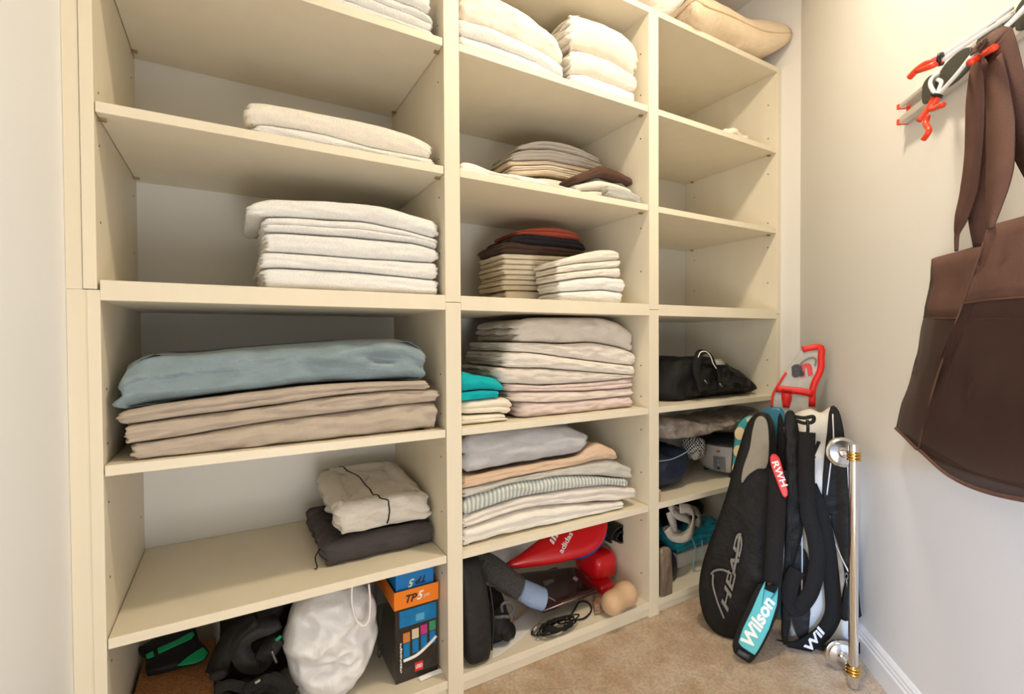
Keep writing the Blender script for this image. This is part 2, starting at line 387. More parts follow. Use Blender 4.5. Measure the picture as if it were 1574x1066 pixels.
stack(ZF, 0.02, 0.33, [
 dict(name='bath_towel', cat='towel', mat=W1, group=g, label='white bath towel, bottom of the five-towel pile on the third left shelf', top=[(400, 412), (419, 410), (550, 417), (683, 431)], nf=1, ns=4),
 dict(name='bath_towel', cat='towel', mat=W1, group=g, label='white bath towel, second from the bottom of the five-towel pile', top=[(398, 388), (420, 386), (561, 397), (677, 403)], nf=1, ns=4),
 dict(name='bath_towel', cat='towel', mat=W1, group=g, label='white bath towel in the middle of the five-towel pile', top=[(404, 356), (420, 355), (542, 363), (640, 372), (676, 383)], nf=1, ns=4),
 dict(name='bath_towel', cat='towel', mat=W1, group=g, label='white bath towel second from the top of the five-towel pile', top=[(404, 332), (425, 331), (561, 338), (627, 353), (677, 367)], nf=2, ns=4),
 dict(name='bath_towel', cat='towel', mat=W1, group=g, label='white bath towel on top of the five-towel pile, drooping at its left end', top=[(380, 316), (404, 303), (500, 306), (561, 311), (600, 317), (638, 329), (679, 340)], nf=1, ns=5),
])
BG = cotton('beige', (0.47, 0.395, 0.32)); BL = cotton('slate_blue', (0.215, 0.285, 0.315), rough=0.36, bump=0.6, sheen=0.2)
g = 'beige sheets folded under the blue comforter'
stack(ZC, 0.012, 0.40, [
 dict(name='bed_sheet', cat='sheet', mat=BG, group=g, label='beige folded sheet at the bottom, under the blue comforter pile', top=[(200, 685), (260, 677), (400, 652), (485, 641), (600, 626), (678, 617)], nf=1, ns=4, wr=0.0055, fx=9),
 dict(name='bed_sheet', cat='sheet', mat=BG, group=g, label='beige folded sheet in the middle of the three below the comforter', top=[(187, 657), (230, 650), (285, 642), (400, 628), (485, 614), (600, 601), (678, 600)], nf=1, ns=4, wr=0.0055, fx=9),
 dict(name='bed_sheet', cat='sheet', mat=BG, group=g, label='beige double-folded sheet touching the underside of the blue comforter', top=[(177, 638), (205, 628), (350, 608), (485, 592), (560, 588), (662, 585)], nf=2, ns=4, wr=0.003, fx=12),
 dict(name='comforter', cat='comforter', mat=BL, label='slate blue satin comforter folded on top of three beige sheets', top=[(167, 580), (185, 558), (208, 546), (255, 542), (300, 545), (330, 538), (446, 529), (560, 521), (638, 520), (664, 545)], nf=1, ns=3, wr=0.010, fx=4.2, crease=0.025, rc=0.03, rounding=1.2),
])
# bay 2, top shelf
CW = towel('cream', (0.84, 0.78, 0.68))
stack(ZA, 0.02, 0.36, [
 dict(name='towel', cat='towel', mat=W1, label='long white towel at the left, bottom layer on the highest middle shelf', top=[(690, 45), (750, 62), (820, 90), (868, 118), (880, 128)], x=(0.575, 0.972), nf=1, ns=3),
 dict(name='towel', cat='towel', mat=W1, label='white towel between the bottom layer and the puffy cream blanket, highest middle shelf', top=[(690, 20), (750, 36), (788, 52), (848, 83), (868, 104)], x=(0.575, 0.960), nf=1, ns=3),
 dict(name='blanket', cat='blanket', mat=cotton('cream_blanket', (0.84, 0.77, 0.66)), label='puffy cream blanket on top of white towels at left of the highest middle shelf', top=[(690, -30), (750, -25), (797, -2), (830, 18), (853, 42), (873, 64)], x=(0.575, 0.966), nf=1, ns=3, wr=0.006, rc=0.04, crease=0.01),
])
stack(ZA, 0.02, 0.34, [
 dict(name='towel', cat='towel', mat=W1, label='white towel, bottom of three at right on the highest middle shelf', x=(0.978, 1.28), top=[(876, 112), (900, 111), (928, 120), (976, 139)], nf=1, ns=3),
 dict(name='towel', cat='towel', mat=CW, label='cream-white towel, middle of three at right on the highest middle shelf', top=[(856, 78), (868, 73), (896, 72), (940, 86), (967, 103), (981, 118)], x=(0.975, 1.29), nf=1, ns=4),
 dict(name='towel', cat='towel', mat=CW, label='thick rolled cream-white towel topping the three at right, highest middle shelf', top=[(846, 24), (858, 14), (870, 10), (896, 14), (930, 25), (961, 41), (975, 52), (985, 70)], x=(0.972, 1.30), nf=1, ns=5, rc=0.03, as_=1.0),
])
# bay 2, second shelf
stack(ZB, 0.015, 0.14, [dict(name='napkin', cat='cloth', mat=cotton('bright_white', (0.88, 0.86, 0.80)), label='thin white cloth laid flat along the front of the second middle shelf', top=[(690, 249), (707, 247), (719, 246), (740, 253), (766, 264), (818, 270), (845, 278), (867, 286)], x=(0.575, 1.03), nf=1, ns=2, wr=0.003)])
GR = cotton('grey_beige', (0.52, 0.48, 0.43)); BE = cotton('sand', (0.70, 0.58, 0.45)); BE2 = cotton('pale_sand', (0.74, 0.66, 0.55))
its = []
names = [('sand napkin at the bottom of the tall pile on the second middle shelf', BE2), ('sand napkin one above the bottom of the tall pile, second middle shelf', BE),
         ('pale sand napkin midway in the tall pile on the second middle shelf', BE2), ('tan napkin just beneath the greyish cloths, second middle shelf', BE)]
for k, (lb, m_) in enumerate(names):
    v0 = 286-k*8.2
    its.append(dict(name='cloth_napkin', cat='cloth', mat=m_, group='sand napkins on the second middle shelf', label=lb, top=[(786-(k % 2)*3, v0-15), (845, v0-19+k), (930+k*2, v0+3)], nf=2, ns=3, wr=0.001, jit=0.004))
its += [dict(name='table_linen', cat='cloth', mat=GR, label='grey-beige folded linen second from top on the tall pile, second middle shelf', top=[(786, 235), (808, 228), (846, 227), (890, 237), (930, 252)], nf=3, ns=3, wr=0.002, jit=0.004),
        dict(name='table_linen', cat='cloth', mat=GR, label='grey-beige folded linen crowning the tall pile on the second middle shelf', top=[(800, 221), (822, 216), (840, 213), (870, 217), (896, 226), (926, 244)], nf=2, ns=3, wr=0.002, jit=0.004)]
stack(ZB, 0.17, 0.22, its)
stack(ZB, 0.015, 0.13, [
 dict(name='washcloth', cat='cloth', mat=towel('sage_grey', (0.46, 0.46, 0.42)), label='sage grey washcloth rolled at the right end of the second middle shelf', top=[(919, 286), (925, 281), (950, 284), (975, 292), (991, 305)], x=(1.13, 1.30), nf=1, ns=2, wr=0.002, depth=0.05, yf=0.01),
 dict(name='washcloth', cat='cloth', mat=towel('offwhite', (0.78, 0.74, 0.66)), label='off-white washcloth folded between the brown cloth and the sage grey one', top=[(884, 282), (905, 276), (925, 269), (955, 277), (983, 288)], nf=2, ns=3, wr=0.001, floor=ZB, yf=0.066, depth=0.10),
 dict(name='washcloth', cat='cloth', mat=towel('brown', (0.10, 0.052, 0.035)), label='dark brown washcloth on top of the small pile on the second middle shelf', top=[(882, 270), (905, 261), (927, 251), (955, 263), (983, 279)], nf=1, ns=2, wr=0.001, yf=0.066, depth=0.10),
])
# bay 2, third shelf
NP = cotton('cream_napkin', (0.80, 0.71, 0.57)); its = []
ord_ = ['bottom', 'second from bottom', 'third from bottom', 'fourth from bottom', 'fourth from top', 'third from top', 'second from top', 'top']
for k in range(8):
    v0 = 455-(k+1)*8.0
    its.append(dict(name='cloth_napkin', cat='cloth', mat=NP, group='cream napkins on the third middle shelf', label='cream cloth napkin with darker edges, %s of the eight beneath the brown linens' % ord_[k],
        top=[(775-(k % 3)*2, v0-1-k*0.1), (800, v0-1), (860, v0+1+k*0.2), (900, v0+2+k*0.3)], nf=1, ns=2, wr=0.0012, jit=0.004, wob=0.004))
its += [dict(name='table_linen', cat='cloth', mat=cotton('dark_brown', (0.075, 0.042, 0.03)), label='dark brown linen directly on the cream napkins, third middle shelf', top=[(770, 374), (785, 368), (815, 374), (860, 378), (903, 385)], nf=2, ns=4, wr=0.002, jit=0.005),
        dict(name='table_linen', cat='cloth', mat=cotton('navy', (0.025, 0.022, 0.03)), label='navy folded linen between the brown and the coral one, third middle shelf', top=[(785, 366), (798, 359), (815, 359), (860, 364), (895, 368), (903, 380)], nf=2, ns=3, wr=0.002, jit=0.004),
        dict(name='table_linen', cat='cloth', mat=cotton('coral', (0.42, 0.085, 0.05)), label='coral red folded linen on top of the dark linens, third middle shelf', top=[(797, 354), (815, 350), (853, 347), (880, 352), (895, 362)], nf=2, ns=3, wr=0.002)]
stack(ZF, 0.20, 0.20, its)
g = 'five small white towels on the third middle shelf'
stack(ZF, 0.04, 0.15, [
 dict(name='hand_towel', cat='towel', mat=W1, group=g, label='bottom white hand towel of the five beside the cream napkins', top=[(862, 449), (890, 447), (930, 445), (960, 449)], nf=1, ns=2),
 dict(name='hand_towel', cat='towel', mat=W1, group=g, label='fourth white hand towel down of the five beside the cream napkins', top=[(860, 432), (890, 427), (930, 424), (965, 428)], nf=1, ns=3),
 dict(name='hand_towel', cat='towel', mat=W2, group=g, label='middle white hand towel of the five beside the cream napkins', top=[(858, 420), (890, 416), (930, 412), (958, 410)], nf=1, ns=2),
 dict(name='hand_towel', cat='towel', mat=W2, group=g, label='second white hand towel down of the five beside the cream napkins', top=[(856, 410), (890, 404), (930, 401), (957, 399)], nf=1, ns=2),
 dict(name='hand_towel', cat='towel', mat=W2, group=g, label='uppermost white hand towel of the five beside the cream napkins', top=[(853, 402), (870, 396), (900, 388), (925, 383), (945, 383), (956, 390)], nf=1, ns=1),
])
# bay 2, fourth shelf
CY = cotton('turquoise', (0.0, 0.40, 0.44)); CR = cotton('ivory', (0.84, 0.76, 0.62))
stack(ZC, 0.03, 0.20, [
 dict(name='pillowcase', cat='cloth', mat=CR, label='ivory pillowcase lying on the fourth middle shelf under another ivory one', top=[(690, 642), (709, 640), (775, 636), (782, 640)], x=(0.575, 0.745), nf=2, ns=2),
 dict(name='pillowcase', cat='cloth', mat=CR, label='ivory pillowcase with piped edge beneath the turquoise cloths', top=[(690, 619), (709, 618), (760, 612), (785, 612), (795, 622)], x=(0.575, 0.775), nf=2, ns=2, rc=0.05),
 dict(name='beach_towel', cat='towel', mat=CY, label='turquoise cloth, lower of two, left on the fourth middle shelf', top=[(690, 604), (709, 604), (740, 600), (770, 601)], x=(0.575, 0.722), nf=1, ns=1, wr=0.003),
 dict(name='beach_towel', cat='towel', mat=CY, label='turquoise cloth, upper of two, left on the fourth middle shelf', top=[(690, 569), (709, 570), (740, 577), (766, 582), (775, 592)], x=(0.575, 0.732), nf=1, ns=1, wr=0.004),
])
PK = cotton('blush', (0.70, 0.575, 0.53)); OW = cotton('oyster', (0.68, 0.62, 0.55)); OW2 = cotton('oyster_light', (0.74, 0.685, 0.61))
g = 'seven folded sheets on the fourth middle shelf'
stack(ZC, 0.04, 0.33, [
 dict(name='bed_sheet', cat='sheet', mat=PK, group=g, label='blush sheet at the very bottom of the seven-sheet pile', top=[(798, 618), (840, 620), (900, 616), (981, 608)], nf=1, ns=3, wr=0.004, fx=14, rc=0.05),
 dict(name='bed_sheet', cat='sheet', mat=cotton('blush_pale', (0.74, 0.64, 0.57)), group=g, label='pale blush sheet second from the bottom of the seven-sheet pile', top=[(786, 603), (835, 602), (900, 602), (981, 596)], nf=1, ns=4, wr=0.003, fx=14, rc=0.04),
 dict(name='bed_sheet', cat='sheet', mat=PK, group=g, label='thin blush sheet third from the bottom of the seven-sheet pile', top=[(780, 590), (835, 593), (917, 588), (981, 580)], nf=2, ns=3, wr=0.003, fx=12, rc=0.04),
 dict(name='bed_sheet', cat='sheet', mat=OW, group=g, label='oyster grey sheet in the middle of the seven-sheet pile', top=[(768, 565), (800, 566), (835, 566), (900, 571), (984, 578)], nf=1, ns=3, wr=0.004, fx=12, rc=0.05),
 dict(name='bed_sheet', cat='sheet', mat=OW2, group=g, label='oyster sheet third from the top of the seven-sheet pile', top=[(777, 541), (805, 541), (831, 543), (896, 553), (961, 561), (987, 563)], nf=1, ns=4, wr=0.003, fx=10, rc=0.04),
 dict(name='bed_sheet', cat='sheet', mat=OW2, group=g, label='oyster sheet second from the top, with a pointed right corner', top=[(782, 526), (831, 527), (863, 529), (917, 526), (961, 534), (990, 548)], nf=1, ns=4, wr=0.004, fx=10, rc=0.04),
 dict(name='bed_sheet', cat='sheet', mat=OW, group=g, label='bulky oyster sheet with a rolled left end, top of the seven-sheet pile', top=[(792, 498), (810, 489), (831, 487), (939, 487), (968, 499), (990, 520)], nf=1, ns=3, wr=0.006, fx=9, crease=0.012, rc=0.05, as_=1.0),
])
# bay 2, fifth shelf
ST = mat('striped_blanket', (0.60, 0.62, 0.57), 0.95, bump=0.4, bscale=200)
nt = ST.node_tree; b = nt.nodes['Principled BSDF']; tc = nt.nodes.new('ShaderNodeTexCoord'); wv = nt.nodes.new('ShaderNodeTexWave')
wv.bands_direction = 'X'; wv.inputs['Scale'].default_value = 22; wv.inputs['Distortion'].default_value = 0.6; wv.inputs['Detail'].default_value = 1
rp = nt.nodes.new('ShaderNodeValToRGB'); rp.color_ramp.elements[0].color = (0.36, 0.41, 0.40, 1); rp.color_ramp.elements[1].color = (0.72, 0.72, 0.66, 1)
nt.links.new(tc.outputs['Object'], wv.inputs['Vector']); nt.links.new(wv.outputs['Fac'], rp.inputs[0]); nt.links.new(rp.outputs[0], b.inputs['Base Color'])
bpw = nt.nodes.new('ShaderNodeBump'); bpw.inputs['Strength'].default_value = 0.6; bpw.inputs['Distance'].default_value = 0.004
nt.links.new(wv.outputs['Fac'], bpw.inputs['Height']); nt.links.new(bpw.outputs[0], b.inputs['Normal'])
stack(ZD, 0.015, 0.38, [
 dict(name='quilt', cat='quilt', mat=cotton('ivory_white', (0.84, 0.80, 0.72)), label='white quilt at the bottom of the pile on the fifth middle shelf', top=[(690, 822), (711, 817), (760, 800), (814, 784), (880, 777), (950, 774)], x=(0.575, 1.22), nf=2, ns=3, wr=0.003, fx=12),
 dict(name='quilt', cat='quilt', mat=cotton('ivory_warm', (0.80, 0.74, 0.67)), label='off-white quilt right under the striped blanket, fifth middle shelf', top=[(690, 802), (717, 795), (793, 768), (876, 754), (940, 746), (981, 752)], x=(0.575, 1.28), nf=2, ns=3, wr=0.003, fx=12),
 dict(name='striped_blanket', cat='blanket', mat=ST, label='pale grey-green blanket with narrow ribbed stripes on the fifth middle shelf', top=[(690, 775), (717, 768), (783, 745), (865, 732), (920, 733), (967, 738)], x=(0.575, 1.24), nf=1, ns=1, wr=0.002),
 dict(name='coverlet', cat='sheet', mat=cotton('stone', (0.55, 0.53, 0.48)), label='stone grey coverlet between the striped blanket and the peach cloth', top=[(690, 758), (721, 752), (783, 737), (843, 725), (896, 716), (946, 705), (973, 722)], x=(0.575, 1.26), nf=1, ns=2, wr=0.003),
 dict(name='table_linen', cat='cloth', mat=cotton('peach', (0.66, 0.48, 0.34)), label='peach brown cloth spilling from under the grey-blue sheet', top=[(690, 742), (721, 734), (793, 720), (859, 708), (885, 704), (903, 698), (916, 680), (930, 680), (945, 694)], x=(0.575, 1.185), nf=1, ns=2, wr=0.003, crease=0.004),
 dict(name='duvet_cover', cat='sheet', mat=cotton('cool_grey', (0.50, 0.50, 0.52)), label='plump cool grey duvet cover on top of the fifth middle shelf pile', top=[(690, 676), (711, 672), (760, 664), (814, 659), (880, 656), (895, 661), (906, 670)], x=(0.575, 1.072), nf=1, ns=2, wr=0.006, fx=8, crease=0.02, rc=0.05),
])
# ================================================================ SHAPES FOR BAGS, PADS AND SOFT GOODS
def hit(u, v, P0, n):
    d = ray(u, v); n = Vector(n); P0 = Vector(P0); return EYE + d*((P0-EYE).dot(n)/d.dot(n))
def pad(outline, nrm, T, p=3.0, amp=0.0, freq=8.0, seed=0, centre=None, smooth=3, closed=True, warp=None, sharp=0.0, back=1.0, K=14, mi=0, bm=None):
    """soft solid whose rim follows the outline (list of points); T = thickness along nrm"""
    bm = bm or bmesh.new(); n = Vector(nrm).normalized(); P = [Vector(q) for q in outline]; m = len(P)
    if smooth:
        out = []
        for i in range(m):
            a, b, c, d = P[i-1], P[i], P[(i+1) % m], P[(i+2) % m]
            for k in range(smooth):
                t = k/smooth
                cr_ = 0.5*((2*b)+(c-a)*t+(2*a-5*b+4*c-d)*t*t+(3*b-a-3*c+d)*t**3)
                out.append(cr_.lerp(b.lerp(c, t), sharp))
        P = out
    c = Vector(centre) if centre else sum(P, Vector())/len(P); m = len(P)
    fs = [1, 0.997, 0.985, 0.96, 0.925, 0.88] + [0.88*(1-k/K) for k in range(1, K)]
    def mk(q, f, side):
        h = T/2*(max(0, 1-f**p))**(1/p)*(1 if side > 0 else back)
        x = c+(q-c)*f
        x2 = x + n*h*side
        if amp:
            e = min(1, (1-f)*6+0.25)
            x2 = x2 + n*side*e*amp*(nz(x.x*freq+seed*5.1, x.y*freq+x.z*freq*0.8, x.z*freq*1.1+seed) - abs(nz(x.x*freq*2.1+seed, x.y*freq*2.1+x.z*freq*1.3, x.z*freq*1.7))*1.1)
            x2 = x2 + Vector((nz(x.z*freq*1.3, x.y*freq, seed+2.2), nz(x.x*freq, x.z*freq*1.3, seed+8.2), nz(x.x*freq, x.y*freq, seed+4.4)))*amp*0.5
        if warp: x2 = warp(x2)
        return bm.verts.new(x2)
    R0_ = [mk(q, 1, 1) for q in P]
    for side in (1, -1):
        prev = R0_
        for f in fs[1:]:
            cur = [mk(q, f, side) for q in P]
            for i in range(m): bm.faces.new((prev[i], prev[(i+1) % m], cur[(i+1) % m], cur[i])).material_index = mi
            prev = cur
        cv = mk(c, 0, side)
        for i in range(m): bm.faces.new((prev[i], prev[(i+1) % m], cv)).material_index = mi
    return bm
def pxpad(px, P0, n, T, **k): return pad([hit(u, v, P0, n) for u, v in px], n, T, **k)
def clampz(bm, lo=None, hi=None, x0=None, x1=None, y0=None, y1=None):
    for v in bm.verts:
        if lo is not None and v.co.z < lo: v.co.z = lo + (v.co.z-lo)*0.02
        if hi is not None and v.co.z > hi: v.co.z = hi + (v.co.z-hi)*0.02
        if x0 is not None and v.co.x < x0: v.co.x = x0
        if x1 is not None and v.co.x > x1: v.co.x = x1
        if y0 is not None and v.co.y < y0: v.co.y = y0
        if y1 is not None and v.co.y > y1: v.co.y = y1
    return bm
def blob(c, r, p=2.6, amp=0.01, freq=10, seed=0, nu=64, nv=40, crease=0.0, taper=0.0, rotz=0.0):
    bm = bmesh.new(); rings = []; c = Vector(c)
    sg = lambda x, e: math.copysign(abs(x)**e, x)
    for j in range(nv+1):
        th = -pi/2+pi*j/nv; ring = []
        for i in range(nu):
            ph = 2*pi*i/nu; e = 2/p
            x, y, z = sg(cos(th), e)*sg(cos(ph), e), sg(cos(th), e)*sg(sin(ph), e), sg(sin(th), e)
            k = 1-taper*(z*0.5+0.5)
            q = Vector((x*r[0]*k, y*r[1]*k, z*r[2]))
            d = Vector((x, y, z)).normalized() if (x or y or z) else Vector((0, 0, 1))
            g = c+q
            h = amp*nz(g.x*freq+seed, g.y*freq+seed*1.7, g.z*freq) + amp*0.5*nz(g.x*freq*2.3+seed, g.y*freq*2.3, g.z*freq*2.3)
            if crease: h += crease*(0.3-abs(nz(g.x*freq*1.6+9+seed, g.y*freq*1.6, g.z*freq*1.6)))
            q = q+d*h
            cr, sr = cos(rotz), sin(rotz)
            ring.append(bm.verts.new(c+Vector((q.x*cr-q.y*sr, q.x*sr+q.y*cr, q.z))))
        rings.append(ring)
    for A, B in zip(rings, rings[1:]):
        for i in range(nu): bm.faces.new((A[i], A[(i+1) % nu], B[(i+1) % nu], B[i]))
    bm.verts.ensure_lookup_table()
    bmesh.ops.remove_doubles(bm, verts=bm.verts, dist=1e-6)
    return bm
def lettering(text, org, xd, yd, size, m, parent, depth=0.0006, shear=0.0, bold=0.0, width=None, name='lettering', spacing=1.0):
    cu = bpy.data.curves.new('t', 'FONT'); cu.body = text; cu.size = 1; cu.shear = shear; cu.offset = bold; cu.align_x = 'CENTER'; cu.align_y = 'CENTER'
    cu.space_character = spacing; cu.resolution_u = 4; cu.extrude = 0.01
    o = bpy.data.objects.new('t', cu); C.objects.link(o); bpy.context.view_layer.update()
    me = bpy.data.meshes.new_from_object(o); bpy.data.objects.remove(o); bpy.data.curves.remove(cu)
    xd, yd = Vector(xd).normalized(), Vector(yd).normalized(); yd = (yd-xd*yd.dot(xd)).normalized(); zd = xd.cross(yd)
    xs = [v.co.x for v in me.vertices]; sx = size if width is None else width/(max(xs)-min(xs)); zmax = max(v.co.z for v in me.vertices) or 1
    bm = bmesh.new(); bm.from_mesh(me); bpy.data.meshes.remove(me)
    for v in bm.verts: v.co = Vector(org)+xd*v.co.x*sx+yd*v.co.y*size+zd*(v.co.z/zmax)*depth
    return obj(name, bm, m, parent, smooth=False, recalc=False)
BK = mat('black_nylon', (0.009, 0.0085, 0.008), 0.6, bump=0.5, bscale=30, spec=0.3)
BKM = mat('black_webbing', (0.013, 0.012, 0.0115), 0.75, bump=0.5, bscale=500, spec=0.3)
BKG = mat('dark_charcoal_nylon', (0.014, 0.013, 0.0125), 0.6, bump=0.5, bscale=35, spec=0.4)
WHB = mat('bag_white', (0.72, 0.69, 0.63), 0.6, bump=0.3, bscale=30)
CHR = mat('chrome', (0.80, 0.80, 0.80), 0.08, metal=1); BRS = mat('brass', (0.72, 0.45, 0.12), 0.18, metal=1)
LW = mat('print_white', (0.85, 0.84, 0.82), 0.5); LBK = mat('print_black', (0.01, 0.01, 0.012), 0.4); LGR = mat('print_grey', (0.20, 0.19, 0.17), 0.35)
RED = mat('red_plastic', (0.62, 0.006, 0.012), 0.3, spec=0.5, coat=0.2); RVI = mat('red_vinyl', (0.85, 0.06, 0.02), 0.3, spec=0.5)
# ================================================================ BAY 1: clothes, boxes and bags
PT = cotton('charcoal_trousers', (0.060, 0.050, 0.050))
t0, t1 = at(500, 850, 0.10), at(673, 825, 0.10)
bm = slab(lambda x, y: ZD+0.001, lambda x, y: ZD+0.062+0.008*sin((x-0.2)*9), 0.192, 0.527, 0.082, 0.46, nf=1, ns=3, wr=0.005, seed=61, rc=0.03, crease=0.01, fx=9)
trs = obj('trousers', bm, PT); tag(trs, 'charcoal trousers folded flat beneath the pale jacket', 'clothes')
o = obj('drawstring', tube(bmesh.new(), [(0.202, 0.13, ZD+0.045), (0.187, 0.115, ZD+0.03), (0.19, 0.105, ZD+0.006), (0.183, 0.10, ZD+0.005)], 0.0018), BK, trs)
JK = cotton('stone_jacket', (0.66, 0.62, 0.55), rough=0.7, bump=0.9)
def jt(x, y): return ZD+0.160+0.035*min(1, max(0, (y-0.09)/0.22))-0.018*max(0, (x-0.40)/0.12)**2-0.012*max(0, (0.26-x)/0.06)
bm = slab(lambda x, y: ZD+0.073, jt, 0.206, 0.530, 0.080, 0.46, nf=1, ns=3, wr=0.008, seed=63, rc=0.05, crease=0.02, fx=8, lshift=-0.03)
clampz(bm, x1=0.5205)
jk = obj('jacket', bm, JK); tag(jk, 'pale stone jacket with thin black piping, folded on charcoal trousers', 'clothes')
pts = []
from mathutils.bvhtree import BVHTree
def drape(o, path, off=0.001):             # lay points (origin, direction) onto a mesh
    tr = BVHTree.FromPolygons([o.location+v.co for v in o.data.vertices], [tuple(p.vertices) for p in o.data.polygons]); out = []
    for p, d in path:
        h, n_, _, _ = tr.ray_cast(Vector(p), Vector(d))
        if h is not None: out.append(h-Vector(d).normalized()*off)
    return out
path = [((0.305+0.07*k/24+0.012*sin(k/24*5), 0.41-0.30*k/24, 1.0), (0, 0, -1)) for k in range(25)]
path += [((0.381, -0.3, ZD+0.155-0.010*k), (0, 1, 0)) for k in range(0, 8)]
pts = drape(jk, path)
obj('piping', tube(bmesh.new(), pts, 0.0022, smooth=3), LBK, jk)['label'] = 'thin black piping'
# --- boxes at the right end of the lowest shelf
a, b_, c_ = atz(609, 1051, ZE), atz(677, 1027, ZE), atz(585, 993, ZE)
a = Vector((0.388, 0.062, ZE)); ex = Vector((1, 0, 0)).normalized(); ey = Vector((0.0, 1, 0)).normalized(); WB = 0.126
def qbox(bm, o_, wx, wy, z0, z1, mi=0):
    o_ = Vector(o_); q = [o_, o_+ex*wx, o_+ex*wx+ey*wy, o_+ey*wy]
    return hexa(bm, [(p.x, p.y, z0) for p in q]+[(p.x, p.y, z1) for p in q], mi)
bx_ = thing('toy_box', 'tall black toy box with a blue band and printed figures under the orange box', 'box', (a.x, a.y, ZE+0.001))
TBK = mat('box_black', (0.022, 0.018, 0.017), 0.25, coat=0.4); TBL = mat('box_blue', (0.0, 0.21, 0.52), 0.3, var=0.25, vscale=40); 
HB = 0.212
obj('carton', qbox(bmesh.new(), a, WB, 0.20, ZE+0.001, ZE+HB), TBK, bx_, smooth=False, bevel=0.001)
fd = -ey*1.0
def frect(nm, x0, x1, z0, z1, m, d=0.0006, parent=None, base=None):
    q0 = (base or a)+ex*x0+Vector((0, -d, 0)); w_ = x1-x0
    return obj(nm, hexa(bmesh.new(), [tuple((q0+ex*i*w_+Vector((0, j*d*0.9, 0))).to_tuple()[:2])+(z,) for z in (z0, z1) for i, j in ((0, 0), (1, 0), (1, 1), (0, 1))]), m, parent or bx_, smooth=False)
frect('blue_band', 0.012, 0.122, ZE+0.158, ZE+0.205, TBL)
cl = mat('print_sky', (0.10, 0.38, 0.62), 0.3)
frect('band_pale_patch', 0.06, 0.085, ZE+0.165, ZE+0.185, cl, 0.0009)  # paler blue rectangle on the blue band
cols_ = [('printed_figure', (0.62, 0.22, 0.05)), ('printed_figure', (0.70, 0.55, 0.35)), ('printed_figure', (0.50, 0.04, 0.22)), ('printed_figure', (0.04, 0.28, 0.14))]
for k, (nm, cc) in enumerate(cols_):
    m_ = mat('print_fig%d' % k, cc, 0.35); x = 0.022+k*0.026
    o = frect(nm, x, x+0.020, ZE+0.112+k*0.004, ZE+0.140+k*0.004, m_, 0.0009)
    frect('figure_body', x+0.001, x+0.019, ZE+0.070+k*0.005, ZE+0.110+k*0.004, TBL, 0.0009)
obj('printed_skateboard', tube(bmesh.new(), [a+ex*0.022+Vector((0, -0.0003, 0.062)), a+ex*0.06+Vector((0, -0.0003, 0.066)), a+ex*0.095+Vector((0, -0.0003, 0.084)), a+ex*0.122+Vector((0, -0.0003, 0.103))], 0.0045, n=6), LW, bx_)
bm = bmesh.new(); random.seed(8); zq = ZE+0.03
while zq < ZE+0.112:
    hq = random.uniform(0.003, 0.007); q0 = a+ex*(0.0125+random.uniform(0, 0.0015)); box(bm, q0.x, q0.x+random.uniform(0.003, 0.0055), q0.y-0.0008, q0.y-0.0001, zq, zq+hq); zq += hq+0.0018
obj('printed_caption', bm, LW, bx_, smooth=False)
frect('logo_square', 0.056, 0.080, ZE+0.020, ZE+0.045, mat('logo_red', (0.70, 0.02, 0.02), 0.35), 0.0009)
lettering('LEGO', a+ex*0.068+Vector((0, -0.0012, 0.0325)), ex, (0, 0, 1), 0.014, LW, bx_, bold=0.03, width=0.020)
ob = thing('shoe_box', 'orange shoe box resting on the black toy box', 'box', (a.x, a.y, ZE+HB))
OR = mat('box_orange', (0.86, 0.22, 0.01), 0.4); BLU = mat('box_bright_blue', (0.0, 0.17, 0.50), 0.4)
oa = a-ex*0.004+Vector((0, -0.004, 0)); bm = bmesh.new()
z0, z1 = ZE+HB+0.001, ZE+HB+0.052
qbox(bm, oa, WB+0.006, 0.22, z0, z0+0.003)
qbox(bm, oa, WB+0.006, 0.003, z0+0.003, z1); qbox(bm, oa+ey*0.217, WB+0.006, 0.003, z0+0.003, z1)
qbox(bm, oa+ey*0.003, 0.003, 0.214, z0+0.003, z1); qbox(bm, oa+ey*0.003+ex*(WB+0.003), 0.003, 0.214, z0+0.003, z1)
obj('tray', bm, OR, ob, smooth=False)
lettering('TP', oa+ex*0.045+Vector((0, -0.0005, 0.0))+Vector((0, 0, z0+0.024-oa.z)), ex, (0, 0, 1), 0.030, LBK, ob, shear=0.35, bold=0.02)
lettering('5', oa+ex*0.073+Vector((0, -0.0005, z0+0.026-oa.z)), ex, (0, 0, 1), 0.032, LW, ob, shear=0.35, bold=0.03)
lettering('pix', oa+ex*0.096+Vector((0, -0.0005, z0+0.024-oa.z)), ex, (0, 0, 1), 0.014, LW, ob, shear=0.3)
bb = thing('blue_box', 'blue box standing inside the orange shoe box with upside-down lettering', 'box', (a.x, a.y, z0+0.004))
obj('carton', qbox(bmesh.new(), a+ex*0.004+ey*0.006, WB-0.013, 0.19, z0+0.004, ZD-TH-0.008), BLU, bb, smooth=False, bevel=0.001)
ba = a+ex*0.004+ey*0.0055; zz = z1+0.016
lettering('TP', ba+ex*0.078+Vector((0, -0.0005, zz-ba.z)), -ex, (0, 0, -1), 0.028, LBK, bb, shear=0.35, bold=0.02, depth=0.0006)
lettering('5', ba+ex*0.048+Vector((0, -0.0005, zz-0.002-ba.z)), -ex, (0, 0, -1), 0.030, mat('print_lime', (0.70, 0.78, 0.45), 0.4), bb, shear=0.35, bold=0.02)
